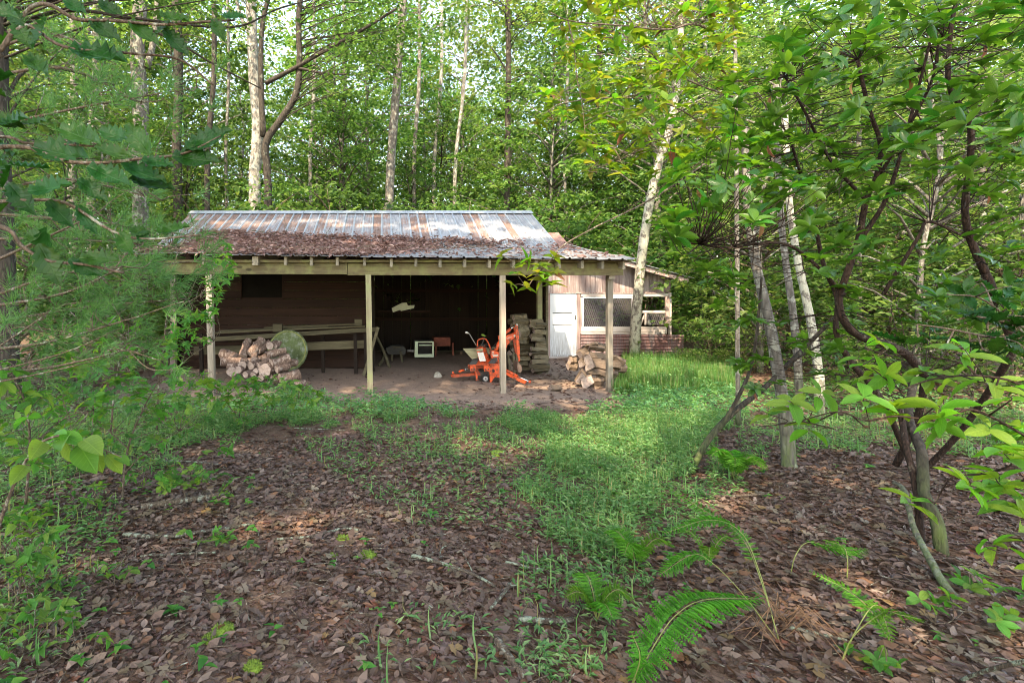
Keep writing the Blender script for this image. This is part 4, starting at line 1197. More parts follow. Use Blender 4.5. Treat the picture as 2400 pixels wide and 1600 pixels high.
tag(build(b, 'twig_litter', M['twig']), 'fine dead twigs scattered through the leaf litter', 'twigs', None, 'stuff')
o = floor_leaves(34000, 6.0, 16.0, (.05, .10), 'leaf_litter', .25, T_DIAM)
o['label'] = 'thin brown leaf litter farther back around the shed'
# lobed leaves lying on top near the camera
x, y = scatter_floor(1100, 1.95, 5.0)
k = grass_density(x, y) < .3; x, y = x[k], y[k]; n = len(x)
P = np.stack([x, y, gz(x, y) + rng.uniform(.02, .035, n)], -1); a = rng.uniform(0, 6.283, n)
D = np.stack([np.cos(a), np.sin(a), rng.normal(0, .15, n)], -1); N = np.stack([rng.normal(0, .3, n), rng.normal(0, .3, n), np.ones(n)], -1)
L = rng.uniform(.045, .085, n)
tag(build(MB().add(leafset(T_LOBE, P, D, N, L, L * .8)), 'oak_leaves', M['litter']), 'lobed brown leaves lying on top of the litter in front', 'leaf litter', None, 'stuff')

# low green stilt grass: many small lance leaves on short stems, and thin blades
def grass_patch(n, y0, y1, name, label, size, mat, dens=1.0, blade=False, hh=(.05, .16)):
    x, y = scatter_floor(n, y0, y1)
    clump = .55 + .45 * np.sin(x * 4.3 + 1.3 * np.sin(y * 3.1)) * np.sin(y * 4.9 + x)
    k = rng.uniform(0, 1, n) < grass_density(x, y) * dens * (clump * 1.3 + .1)
    k &= ~((x > -4.6) & (x < 3.6) & (y > 11)) & ~((x > 4.2) & (x < 7.9) & (y > 13.6))
    x, y = x[k], y[k]; n = len(x)
    a = rng.uniform(0, 6.283, n)
    if blade:
        P = np.stack([x, y, gz(x, y)], -1)
        D = np.stack([np.cos(a) * .5, np.sin(a) * .5, np.ones(n)], -1); N = np.stack([np.cos(a), np.sin(a), np.full(n, -.5)], -1)
        L = rng.uniform(*hh, n); Wd = rng.uniform(.006, .011, n)
        T = (np.array([(0, .5, 0), (0, -.5, 0), (.45, .5, .05), (.45, -.5, .05), (.8, .3, -.12), (.8, -.3, -.12), (.98, 0, -.38)], float), np.array([(0, 1, 3), (0, 3, 2), (2, 3, 5), (2, 5, 4), (4, 5, 6)]))
    else:
        tall = rng.uniform(hh[0], hh[1], n) * (.5 + .5 * np.clip(grass_density(x, y), 0, 1))
        P = np.stack([x, y, gz(x, y) + tall * rng.uniform(.15, 1, n)], -1)
        D = np.stack([np.cos(a), np.sin(a), rng.uniform(-.1, .7, n)], -1); N = np.stack([rng.normal(0, .3, n), rng.normal(0, .3, n), np.ones(n)], -1)
        L = rng.uniform(*size, n); Wd = L * rng.uniform(.2, .34, n); T = T_DIAM
    o = build(MB().add(leafset(T, P, D, N, L, Wd), 0, True), name, M[mat])
    return tag(o, label, 'grass', None, 'stuff')
grass_patch(230000, 2.0, 7.0, 'low_grass', 'soft green stilt grass along the right of the yard', (.03, .065), 'grass', 1.0)
grass_patch(240000, 7.0, 15, 'low_grass', 'green grass band in front of the porch and by the coop', (.05, .10), 'grass', 1.0, hh=(.05, .2))
grass_patch(22000, 2.0, 7.0, 'grass_blades', 'thin grass blades among the fallen leaves', None, 'grass', .5, True, (.08, .2))
grass_patch(16000, 2.2, 8.0, 'dry_grass_blades', 'straw coloured grass blades in the yard', None, 'grass_dry', .35, True, (.07, .18))
# taller grass by the coop
M['grass_tall'] = leafmat('tall_grass_blade', [(.06, .16, .04), (.09, .20, .05), (.14, .23, .07), (.22, .25, .12)], .45, .5)
n = 17000
px = rng.uniform(1440, 1730, n); py = rng.uniform(842, 925, n)
Pg = np.array([G(a, b) for a, b in zip(px, py)]); 
kk_ = (in_poly(px, py, [(1462, 842), (1660, 840), (1730, 870), (1730, 925), (1440, 925), (1450, 880)])) & (Pg[:, 1] < 13.6)
Pg = Pg[kk_]; n = len(Pg); a = rng.uniform(0, 6.283, n)
D = np.stack([np.cos(a) * .45, np.sin(a) * .45, np.ones(n)], -1); N = np.stack([np.cos(a), np.sin(a), np.full(n, -.45)], -1)
L = rng.uniform(.10, .34, n) * (.75 + .35 * np.sin(Pg[:, 0] * 5 + Pg[:, 1] * 3))
TB = (np.array([(0, .5, 0), (0, -.5, 0), (.5, .5, .05), (.5, -.5, .05), (1, 0, -.3)], float), np.array([(0, 1, 3), (0, 3, 2), (2, 3, 4)]))
tag(build(MB().add(leafset(TB, Pg, D, N, L, rng.uniform(.008, .014, n)), 0, True), 'tall_grass', M['grass_tall']), 'taller sunlit grass growing up to the coop wall', 'grass', None, 'stuff')
# seedlings scattered through the litter: one loose ground cover
Ps, Ds, Ns, Ls = [], [], [], []
x, y = scatter_floor(420, 2.0, 7.5)
for a, b in zip(x, y):
    if a > 2.3 and b < 4 and rng.uniform() < .5: continue
    lefty = a < -.25 * b
    if not lefty and rng.uniform() < .55: continue
    h = rng.uniform(.03, .12); k = rng.integers(3, 6); a0 = rng.uniform(0, 6.28); s = rng.uniform(.025, .055) * (1.3 if lefty else 1)
    for j in range(k):
        an = a0 + j * 2.4
        Ps.append((a, b, gz(a, b) + h * (.6 + .4 * j / k))); Ds.append((math.cos(an), math.sin(an), .15)); Ns.append((rng.normal(0, .2), rng.normal(0, .2), 1)); Ls.append(s * rng.uniform(.7, 1.2))
Ps, Ds, Ns, Ls = map(np.array, (Ps, Ds, Ns, Ls))
tag(build(MB().add(leafset(T_OVATE, Ps, Ds, Ns, Ls, Ls * .6), 0, True), 'seedling_cover', M['lf_sapling']), 'small green seedlings dotted through the fallen leaves', 'seedlings', None, 'stuff')

# ---- litter and branches lying on the roof
def roof_z(x, y):
    e = eave_z(x)
    zp = e + (2.672 - e) * (y - 8.33) / (11.02 - 8.33)
    zm = 2.685 + (y - 10.98) * (3.80 - 2.685) / (13.2 - 10.98)
    return np.where(y < 11.0, zp, zm)
n = 26000
x = rng.uniform(-4.25, 4.0, n); t_ = rng.uniform(0, 1, n)
ymax = 11.9 - .10 * (x + 4.2) + .06 * np.sin(x * 5)
y = 8.36 + t_ * 3.6
den = np.where(y < ymax, 1.0, .02)
den = np.where((y < 11) , den * np.clip(1.0 - (x - .6 + (11 - y) * .55) / 1.1, .05, 1), den)
den = np.where((y >= 11) & (x > 2.4), den * .4, den)
k = (rng.uniform(0, 1, n) < den) & ~((x < -4.2) & (y > 11))
x, y, ymax = x[k], y[k], ymax[k]; n = len(x)
th = np.where(y < ymax, .03 + .07 * np.exp(-((y - 10.9) / .6) ** 2), .012)
P = np.stack([x, y, roof_z(x, y) + .02 + th * rng.uniform(0, 1, n)], -1); a = rng.uniform(0, 6.283, n)
D = np.stack([np.cos(a), np.sin(a), rng.normal(0, .3, n)], -1); N = np.stack([rng.normal(0, .5, n), rng.normal(0, .5, n) - .2, np.ones(n)], -1)
L = rng.uniform(.04, .16, n)
tag(build(MB().add(leafset(T_DIAM, P, D, N, L, L * rng.uniform(.15, .6, n))), 'roof_litter', M['roof_litter']), 'deep drift of dead leaves and twigs lying on the porch roof', 'leaf litter', None, 'stuff')
# rotted leaf mass under them
gx = np.linspace(-4.24, 4.05, 120); gy = np.linspace(8.40, 11.9, 40)
A, Bq = np.meshgrid(gx, gy, indexing='ij')
ym = 11.85 - .10 * (A + 4.2) + .06 * np.sin(A * 5)
cov = np.clip((ym - Bq) / .3, 0, 1) * np.clip(1.0 - (A - .4 + (11 - Bq) * .55) / 1.0, 0, 1)
Z = roof_z(A, Bq) - .03 + cov * (.052 + .05 * np.exp(-((Bq - 10.95) / .5) ** 2)) + rng.normal(0, .006, A.shape)
i_ = (np.arange(119)[:, None] * 40 + np.arange(39)[None]).ravel()
tag(build(MB().add((np.stack([A, Bq, Z], -1), [np.stack([i_, i_ + 40, i_ + 41, i_ + 1], -1)]), 0, True), 'leaf_mould', plain('leaf_mould', (.20, .11, .09), .95, 0, .45, 25, bump=.8)), 'brown rotted leaf mould under the leaves on the porch roof', 'leaf mould', None, 'stuff')
def stick(pts, r0, r1, label, group, mat='stick', name='fallen_branch', cat='branch', side=(), k=4):
    P = spline(pts, k)
    o = thing(name, label, cat, P[0], group)
    part(tube(P, r0, r1, 7, .12), 'branch_wood', M[mat], o, True)
    for s_pts, r in side:
        part(tube(spline(s_pts, 3), r, r * .4, 5, .1), 'side_twig', M[mat], o, True)
    return o
def RZ(px, py, lift=.05):       # photo pixel on the roof surface -> point on it
    best = None
    for d in np.linspace(8.4, 13.1, 300):
        p = W(px, py, d)
        e = abs(p[2] - float(roof_z(p[0], d)))
        if best is None or e < best[0]: best = (e, p)
    return best[1] + (0, 0, lift)
GB = 'dead branches lying in the leaves on the porch roof'
stick([RZ(598, 566), RZ(640, 572), RZ(665, 584), RZ(690, 592)], .022, .012, 'thick crooked dead branch lying in the roof leaves', GB, side=[([RZ(640, 572), RZ(620, 556), RZ(612, 540, .1)], .008)])
stick([RZ(590, 545), RZ(640, 552), RZ(690, 556), RZ(715, 572)], .012, .006, 'slim lichened branch above the thick one on the roof', GB)
stick([RZ(760, 556), RZ(790, 570), RZ(830, 578), RZ(868, 576)], .016, .009, 'mossy forked branch on the middle of the roof leaves', GB, 'stick', side=[([RZ(762, 556), RZ(775, 545, .12), RZ(780, 540, .2)], .008)])
stick([RZ(440, 508), RZ(452, 525, .12), RZ(462, 540)], .011, .006, 'pale stick standing against the left end of the roof', GB)
stick([RZ(420, 527), RZ(440, 545, .1), RZ(500, 540)], .008, .005, 'pale forked twig at the left end of the roof', GB)
stick([RZ(1010, 575), RZ(1040, 566), RZ(1062, 562)], .010, .005, 'short broken stick at the upper edge of the roof leaves', GB)
stick([RZ(665, 530, .25), RZ(675, 555, .05), RZ(690, 565)], .006, .003, 'thin bare twig sticking up from the roof leaves', GB)
# small twigs on the roof: a tangle
b = MB()
for i in range(130):
    x_ = rng.uniform(-4.1, 2.0); y_ = rng.uniform(8.5, 11.4); an = rng.uniform(0, 6.28); l = rng.uniform(.15, .5)
    pts = [np.array((x_ + math.cos(an) * l * s, y_ + math.sin(an) * l * s * .6, float(roof_z(x_, min(y_, 11))) + .08 + .05 * s * rng.uniform(-.3, 2))) for s in (0, .5, 1)]
    b.add(tube(pts, .005, .0025, 4), 0)
tag(build(b, 'roof_twigs', M['twig']), 'tangle of small dead twigs on the roof leaves', 'twigs', None, 'stuff')

# ---- sticks on the ground
GSK = 'dead sticks on the forest floor'
def gs(pts, r0, r1, label, side=(), mat='stick'):
    P = [G(a, c, .02) + (0, 0, .012) for a, c in pts]
    return stick(P, r0, r1, label, GSK, mat, side=[([G(a, c, .02) + (0, 0, .015) for a, c in s], r) for s, r in side])
gs([(330, 1192), (430, 1176), (540, 1160)], .030, .022, 'dark rotten branch lying in the leaves at left', mat='twig')
gs([(290, 1256), (380, 1262), (470, 1250), (590, 1232)], .017, .011, 'pale green lichened branch on the leaves at left')
gs([(330, 1307), (420, 1302), (505, 1298)], .009, .006, 'thin lichened stick below the pale green one')
gs([(100, 1150), (160, 1130), (210, 1115)], .022, .016, 'short dark branch at the far left edge', mat='twig')
gs([(640, 1268), (730, 1260), (800, 1242), (840, 1245)], .010, .006, 'lichened stick left of the moss cushions')
gs([(965, 1305), (1040, 1325), (1110, 1350), (1160, 1378)], .013, .007, 'crooked lichened branch in the middle of the yard', [([(1030, 1312), (1035, 1290), (1060, 1278)], .006), ([(1110, 1350), (1095, 1320), (1080, 1290)], .005)])
gs([(1195, 1372), (1180, 1395), (1150, 1430)], .012, .007, 'short forked lichened stick beside the crooked branch', [([(1190, 1378), (1215, 1376)], .006)])
gs([(1215, 1455), (1290, 1460), (1345, 1455)], .018, .010, 'mottled branch in the grass at the bottom middle')
gs([(1185, 1320), (1250, 1335), (1310, 1345)], .008, .005, 'thin stick pointing into the green grass')
gs([(1430, 1132), (1560, 1155), (1700, 1165), (1800, 1160)], .012, .007, 'long thin dead stick at the shaded right side', mat='twig')
gs([(1850, 1475), (1920, 1490), (1985, 1505)], .009, .005, 'pale lichened stick beside the fern at right')
gs([(1165, 1505), (1190, 1540), (1230, 1590)], .022, .015, 'dark rotten stick at the bottom of the yard', mat='twig')
gs([(390, 1082), (450, 1084), (520, 1092)], .009, .005, 'grey forked stick near the left saplings', [([(400, 1082), (385, 1097)], .005)])
gs([(690, 1005), (760, 1008), (810, 1010)], .008, .005, 'thin grey stick at the edge of the grass band')
gs([(1710, 1555), (1760, 1545), (1775, 1530)], .015, .012, 'stub of rotten wood at the bottom right', mat='twig') if False else None
Pb = [G(2360, 1600), G(2280, 1575) + (0, 0, .1)]
stick([W(2460, 1545, 1.9), W(2380, 1553, 2.0), W(2290, 1578, 2.15), W(2240, 1600, 2.25)], .010, .006, 'bare tan twig crossing the bottom right corner', GSK, 'stick', side=[([W(2380, 1553, 2.0), W(2340, 1540, 2.05), W(2320, 1545, 2.1)], .004)])
# big arched green grey stem lying at right
stick([G(2250, 1410) , W(2215, 1370, 2.9) , W(2180, 1310, 3.1), W(2140, 1230, 3.4), W(2120, 1150, 3.7), W(2095, 1130, 3.8)], .022, .014, 'smooth grey green bent stem leaning in the shade at right', None, 'bark_grey', 'bent_stem', 'stem')
# moss cushions
for i, (px, py, r, lab) in enumerate([(803, 1267, .06, 'bright moss cushion nearest the yard middle'), (862, 1302, .055, 'moss cushion on a flat leaf right of the first ones'), (778, 1310, .05, 'moss cushion with a brown leaf on it'), (522, 1478, .055, 'bright moss cushion low at the left front'), (592, 1565, .04, 'small moss cushion at the bottom left'), (490, 1500, .04, 'dull moss tuft beside the bright left front cushion'), (1165, 1064, .09, 'flat moss patch near the grass')]):
    c = G(px, py); b = MB()
    nn = 260
    v = unit(rng.normal(0, 1, (nn, 3))); v[:, 2] = np.abs(v[:, 2])
    P = c + v * np.array((r, r, r * .45)) * rng.uniform(.6, 1, (nn, 1)); 
    b.add(leafset(T_TRI, P, v + rng.normal(0, .4, (nn, 3)), rng.normal(0, 1, (nn, 3)), np.full(nn, .016), np.full(nn, .008)))
    b.add(tube([c + (0, 0, -.02), c + (0, 0, r * .2), c + (0, 0, r * .36), c + (0, 0, r * .42)], [r * .95, r * .9, r * .55, r * .1], n=12, rough=.15), 0, True)
    tag(build(b, 'moss_cushion', M['moss'], None, c), lab, 'moss', 'moss cushions in the litter')

# ================================================================== FERNS
def frond(root, pts, stalk=.3, n=24, plen=.10, mat='fern', droop=.25, lift=.2):
    P = spline(pts, 8); m = len(P)
    plen *= .92
    seg = np.concatenate([[0], np.cumsum(np.linalg.norm(np.diff(P, axis=0), axis=1))]); seg /= seg[-1]
    o = part(tube(P, .0032, .001, 5), 'frond_stalk', M['fernstem'], root, True)
    Ps, Ds, Ns, Ls = [], [], [], []
    for i in range(n):
        f = i / (n - 1)
        t_ = stalk + (1 - stalk) * f
        p = np.array([np.interp(t_, seg, P[:, a]) for a in range(3)])
        q = np.array([np.interp(min(1, t_ + .03), seg, P[:, a]) for a in range(3)])
        p0 = np.array([np.interp(max(0, t_ - .03), seg, P[:, a]) for a in range(3)])
        d = unit(q - p0)
        s = unit(np.cross(d, (0, 0, 1))); u = np.cross(s, d)
        ln = plen * (math.sin(math.pi * (.16 + .82 * f)) ** .8) * rng.uniform(.9, 1.08) + .006
        for sg in (1, -1):
            pd = unit(s * sg + d * .35 - np.array((0, 0, droop)) + u * lift + rng.normal(0, .05, 3))
            side = unit(np.cross(u, pd))
            k = 9
            for j in range(1, k):                       # lobes of the leaflet
                g = j / k
                for sg2 in (1, -1):
                    Ps.append(p + pd * ln * g); Ds.append(side * sg2 + pd * .7 + rng.normal(0, .06, 3)); Ns.append(u + rng.normal(0, .08, 3)); Ls.append(ln * .19 * (1 - .75 * g) + .002)
            Ps.append(p + pd * ln * .85); Ds.append(pd); Ns.append(u); Ls.append(ln * .15 + .002)
            Ps.append(p); Ds.append(pd); Ns.append(u); Ls.append(ln * .98)
    Ps, Ds, Ns, Ls = map(np.array, (Ps, Ds, Ns, Ls))
    wd = np.where(np.arange(len(Ls)) % 18 == 17, Ls * .10, Ls * .62)
    build(MB().add(leafset(T_DIAM, Ps, Ds, Ns, Ls, wd), 0, True), 'frond_leaflets', M[mat], o)['kind'] = 'stuff'
    return o
def fern(label, base, fronds, **kw):
    o = thing('fern', label, 'fern', base, 'ferns on the right of the yard')
    for f in fronds:
        kw2 = dict(kw); 
        if isinstance(f, dict): kw2.update(f['kw']); f = f['p']
        frond(o, f, **kw2)
    return o
b0 = G(1828, 1508)
fern('fern with a long arched yellow stalk reaching up left', b0, [
    {'p': [b0, W(1790, 1380, 2.6), W(1745, 1268, 2.75), W(1680, 1215, 2.85), W(1568, 1142, 3.05)], 'kw': dict(stalk=.42, n=24, plen=.075)},
    {'p': [G(1822, 1490), W(1780, 1340, 2.65), W(1735, 1245, 2.75), W(1660, 1218, 2.8), W(1555, 1250, 2.85)], 'kw': dict(stalk=.5, n=22, plen=.075)},
    {'p': [b0, W(1740, 1390, 2.5), W(1665, 1315, 2.55), W(1620, 1300, 2.6), W(1548, 1345, 2.6)], 'kw': dict(stalk=.62, n=18, plen=.09)}], droop=.3)
b1 = G(1478, 1610, 0)
fern('large bright fern frond arching across the bottom right', b1, [
    {'p': [b1, W(1540, 1500, 2.2), W(1585, 1440, 2.22), W(1650, 1405, 2.25), W(1775, 1402, 2.3)], 'kw': dict(stalk=.06, n=36, plen=.135)},
    {'p': [b1, W(1500, 1540, 2.15), W(1480, 1480, 2.2)], 'kw': dict(stalk=.2, n=14, plen=.06)}], droop=.35)
b2 = G(1968, 1560)
fern('fern with two bare yellow stalks at the bottom right', b2, [
    {'p': [b2, W(2000, 1490, 2.3), W(2070, 1435, 2.25), W(2110, 1440, 2.2), W(2160, 1450, 2.2)], 'kw': dict(stalk=.55, n=14, plen=.05)},
    {'p': [b2, W(2010, 1470, 2.35), W(2055, 1417, 2.4), W(2090, 1500, 2.35)], 'kw': dict(stalk=.62, n=12, plen=.05)},
    {'p': [W(2085, 1500, 2.35), W(2040, 1430, 2.42), W(1990, 1385, 2.5), W(1900, 1338, 2.6)], 'kw': dict(stalk=.05, n=22, plen=.075)}])
b3 = G(1852, 1350)
fern('small fern with an arched stalk in the brown leaves at right', b3, [
    {'p': [b3, W(1865, 1300, 3.05), W(1895, 1270, 3.1), W(1960, 1285, 3.1), W(2030, 1285, 3.15)], 'kw': dict(stalk=.42, n=14, plen=.085)},
    {'p': [G(1985, 1362), W(1986, 1310, 3.0), W(1975, 1280, 3.05), W(1930, 1265, 3.1)], 'kw': dict(stalk=.55, n=10, plen=.07)}], droop=.45)
for (px, py, nf, ln, lab, pl) in [(1400, 1452, 4, .2, 'light green fern in the grass at the bottom middle', .09), (1490, 1340, 3, .26, 'tall feathery pale fern at the edge of the grass', .10), (1722, 1128, 6, .30, 'shaded fern below the leaning dead trunk', .13), (1660, 1330, 3, .22, 'tiny fern under the arched stalks', .05)]:
    c = G(px, py); fr_ = []
    for j in range(nf):
        an = j * 6.283 / nf + rng.uniform(-.3, .3); hgt = ln * rng.uniform(.65, .95)
        dx, dy = math.cos(an) * ln * .7, math.sin(an) * ln * .7
        fr_.append([c, c + (dx * .3, dy * .3, hgt * .7), c + (dx * .7, dy * .7, hgt), c + (dx * 1.15, dy * 1.15, hgt * .82)])
    fern(lab, c, fr_, stalk=.25, n=15, plen=pl)
b = MB()
for i in range(26):
    p = G(1838 + rng.normal(0, 18), 1470 + rng.normal(0, 30)); an = rng.uniform(0, 6.28); l = rng.uniform(.1, .35)
    b.add(tube([p, p + (math.cos(an) * l * .4, math.sin(an) * l * .4, l * .5), p + (math.cos(an) * l, math.sin(an) * l, .02)], .003, .0015, 4), 0)
tag(build(b, 'dead_fern_stalks', M['fronds_dead']), 'brown dead fern stalks fallen around the fern crowns', 'stalks', None, 'stuff')

# ================================================================== TREES: archetypes for the wood
def jitter_line(h, lean=(0, 0), wob=.15, n=9, z0=-.2):
    z = np.linspace(z0, h, n)
    t_ = np.clip(z / h, 0, 1)
    w = np.cumsum(rng.normal(0, wob / n ** .5, (n, 2)), 0); w -= w[0]
    return np.stack([lean[0] * t_ + w[:, 0], lean[1] * t_ + w[:, 1], z], -1)

def crown(P, z0, Rmax, nclump, per, leaf, flat=.22, shape='tall'):
    """leaf clumps carried on limbs from the trunk line P"""
    h = P[-1, 2]
    lim = MB(); Pc, Dc, Nc, Lc = [], [], [], []
    for i in range(nclump):
        f = (i + rng.uniform(0, 1)) / nclump
        z = z0 + (h * 1.02 - z0) * f
        prof = (math.sin(math.pi * (.12 + .83 * f)) ** .7) if shape == 'tall' else (1 - .75 * f) ** .6
        a = i * 2.39996 + rng.uniform(-.4, .4); r = Rmax * prof * math.sqrt(rng.uniform(.12, 1))
        zt = max(z - .45 * r, z0 * .8)
        base = np.array([np.interp(zt, P[:, 2], P[:, k]) for k in range(3)])
        c = np.array((base[0] + math.cos(a) * r, base[1] + math.sin(a) * r, z + rng.uniform(-.3, .3)))
        if i % 2 == 0 and r > .4:
            lim.add(tube(spline([base, base * .5 + c * .5 + (0, 0, .12 * r), c], 2), .012 + .011 * r, .006, 5), 0, True)
        m = int(per * rng.uniform(.6, 1.4)); s = rng.uniform(.24, .52) * (Rmax / 3) ** .5
        q = rng.normal(0, 1, (m, 3)) * np.array((s, s, s * flat))
        out = np.array((math.cos(a), math.sin(a), -.15))
        q[:, 2] -= .12 * (q[:, 0] ** 2 + q[:, 1] ** 2)
        Pc.append(c + q); th = rng.uniform(0, 6.283, m)
        Dc.append(np.stack([np.cos(th), np.sin(th), rng.uniform(-.6, .15, m)], -1) + out * .5)
        Nc.append(np.stack([rng.normal(0, .4, m), rng.normal(0, .4, m), np.ones(m)], -1)); Lc.append(leaf * rng.uniform(.55, 1.45, m) * rng.uniform(.75, 1.25))
    return lim, np.vstack(Pc), np.vstack(Dc), np.vstack(Nc), np.concatenate(Lc)

ARCH = {}
def archetype(key, h, z0, Rm, ncl, per, leaf, r0, bark, lf, nvar=3, shape='tall', wob=.3):
    ARCH[key] = []
    for v in range(nvar):
        P = jitter_line(h, rng.normal(0, .5, 2), wob)
        lim, Pc, Dc, Nc, Lc = crown(P, z0, Rm, ncl, per, leaf, shape=shape)
        rad = r0 * (1 - .85 * np.clip(P[:, 2] / h, 0, 1)); rad[0] *= 1.35
        tm = MB().add(tube(spline(P, 3), np.interp(np.linspace(0, 1, len(spline(P, 3))), np.linspace(0, 1, len(rad)), rad), n=9, rough=.06), 0, True)
        if lim.V:
            for V, _ in ((0, 0),): pass
            off = tm.n
            tm.V += lim.V; tm.F += [(f + off, mi, s) for f, mi, s in lim.F]; tm.n += lim.n
        ARCH[key].append((tm.mesh('trunk_' + key, M[bark]), MB().add(leafset(T_DIAM, Pc, Dc, Nc, Lc, Lc * .62), 0, True).mesh('crown_' + key, M[lf])))
archetype('tall', 17, 3.6, 3.9, 105, 80, .18, .17, 'bark_grey', 'lf_forest', 3)
archetype('tall_bright', 15, 2.8, 3.6, 105, 80, .17, .13, 'bark_grey', 'lf_bright', 3)
archetype('mid', 9.5, 1.2, 2.7, 80, 75, .14, .07, 'bark_grey', 'lf_bright', 3)
archetype('mid_dark', 8.5, 1.2, 2.5, 75, 75, .13, .065, 'bark_dark', 'lf_forest', 3)
archetype('shrub', 3.2, .35, 1.6, 46, 46, .11, .03, 'twig', 'lf_forest', 3, wob=.3)
archetype('shrub_bright', 2.6, .3, 1.5, 46, 46, .10, .025, 'twig', 'lf_bright', 3, wob=.3)
def plant_tree(key, x, y, label, group, s=1.0, name='forest_tree', cat='tree', bare=False, rz=None):
    tm, cm = ARCH[key][rng.integers(len(ARCH[key]))]
    o = thing(name, label, cat, (x, y, float(gz(x, y)) - .05), group)
    o.rotation_euler = (0, 0, rng.uniform(0, 6.28) if rz is None else rz)
    o.scale = (s, s, s * rng.uniform(.92, 1.1))
    a = bpy.data.objects.new('trunk', tm); COL.objects.link(a); a.parent = o
    if not bare:
        c = bpy.data.objects.new('crown', cm); COL.objects.link(c); c.parent = o
    return o
def blocked(x, y, r=.6):
    return (-5.4 - r < x < 4.2 + r and 7.5 < y < 15.9 + r) or (4 - r < x < 8.4 + r and 12.5 < y < 17.8 + r)
side_word = lambda x, y: 'left' if OX + F * x / y < 560 else 'right' if OX + F * x / y > 1420 else 'middle'
KIND = {'tall': 'tall grey forest tree', 'tall_bright': 'tall fresh leaved tree', 'mid': 'slender bright tree', 'mid_dark': 'slender dark tree', 'shrub': 'green bush', 'shrub_bright': 'pale green bush'}
WHERE = {'left': 'left of the shed', 'middle': 'behind the shed roof', 'right': 'right of the coop'}
placed = []
def scatter_trees(key, n, y0, y1, mind, xpad=1.0, s=(.85, 1.2), name='forest_tree', cat='tree'):
    tries = 0; k = 0
    while k < n and tries < 4000:
        tries += 1
        y = math.sqrt(rng.uniform(y0 ** 2, y1 ** 2)); x = rng.uniform(-.78 * y - xpad, 1.27 * y + xpad)
        if blocked(x, y): continue
        if any((x - a) ** 2 + (y - b) ** 2 < mind ** 2 for a, b in placed): continue
        placed.append((x, y)); k += 1
        far = 'far back ' if y > 30 else 'close ' if y < 22 else ''
        plant_tree(key, x, y, f'{far}{KIND[key]} {WHERE[side_word(x, y)]}', 'trees of the surrounding wood' if cat == 'tree' else 'bushes under the trees', rng.uniform(*s), name, cat)
scatter_trees('tall', 30, 19, 46, 2.2)
scatter_trees('tall_bright', 32, 18, 46, 2.0)
scatter_trees('mid', 44, 16.5, 40, 1.3)
scatter_trees('mid_dark', 24, 16.5, 36, 1.3)
scatter_trees('shrub', 34, 16.5, 34, 1.1, name='forest_bush', cat='bush')
scatter_trees('shrub_bright', 30, 16.3, 34, 1.0, name='forest_bush', cat='bush')
# closer bushes and young trees left of the porch and right of the coop
for key, px, d, s, lab in [
    ('shrub', 60, 8.5, 1.0, 'dark green bush left of the porch near the left edge'), ('shrub', 230, 10.5, 1.0, 'green bush left of the porch behind the pine needles'), ('shrub_bright', 330, 12.5, .9, 'pale bush just left of the shed corner'), ('mid_dark', 120, 12.0, .8, 'slender dark tree left of the shed near the left edge'), ('mid', 250, 14.5, .9, 'slender bright tree left of the shed behind the bushes'), ('mid_dark', -60, 9.0, .8, 'slender dark tree at the left edge of the view'), ('shrub_bright', 640, 16.7, 1.8, 'pale sunlit bush in front of the pale trunk behind the roof'), ('shrub', 800, 17.0, 1.7, 'green bush behind the roof left of the grey trunk'), ('shrub', 1080, 17.4, 1.7, 'green bush behind the roof left of the slim trunk'), ('shrub', 1330, 18.2, 1.6, 'green bush behind the right end of the ridge'), ('shrub', 400, 15.5, 1.1, 'bush hiding the back left corner of the shed'),
    ('shrub', 1680, 14.8, .9, 'green bush just right of the coop corner'), ('shrub_bright', 1660, 11.8, .42, 'low sunlit yellow green bush before the coop corner'), ('shrub_bright', 1740, 11.0, .40, 'low pale bush right of the coop corner'), ('shrub', 1840, 11.5, .8, 'green bush behind the pale trunks at right'), ('mid_dark', 1720, 16.5, .8, 'slender dark tree behind the coop corner'), ('shrub', 2020, 9.5, .75, 'green bush behind the dark curved stems'), ('shrub_bright', 2200, 10.5, .9, 'pale green bush beyond the evergreen shrub'), ('shrub', 2380, 8.5, .8, 'bush at the right edge beyond the holly'), ('mid', 2000, 13.0, .9, 'slender bright tree beyond the evergreen shrub'), ('mid', 2330, 12.0, .9, 'slender bright tree at the right edge'), ('mid', 1850, 15.0, 1.0, 'slender bright tree right of the coop behind the trunks'), ('mid', 2150, 8.6, .75, 'young bright tree close behind the evergreen shrub'), ('shrub_bright', 1760, 13.6, 1.6, 'large pale bush lit by the sun right of the coop'), ('shrub_bright', 2080, 12.0, 1.7, 'large pale bush lit by the sun behind the curved stems'), ('shrub_bright', 2360, 10.0, 1.5, 'large pale bush at the right edge behind the holly'), ('mid', 1780, 11.0, .8, 'young bright tree between the coop and the pale trunks'), ('mid', 2420, 9.5, .8, 'young bright tree at the far right edge'), ('mid', 1640, 18.5, 1.0, 'slender bright tree behind the coop roof'), ('shrub_bright', 1930, 8.0, .45, 'low pale bush in the shade behind the dead leaning trunk'), ('shrub', 2280, 6.6, .45, 'low bush in the shade behind the holly')]:
    x = (px - OX) / F * d
    plant_tree(key, x, d, lab, 'trees of the surrounding wood' if 'mid' in key else 'bushes under the trees', s, 'young_tree' if 'mid' in key else 'bush', 'tree' if 'mid' in key else 'bush')

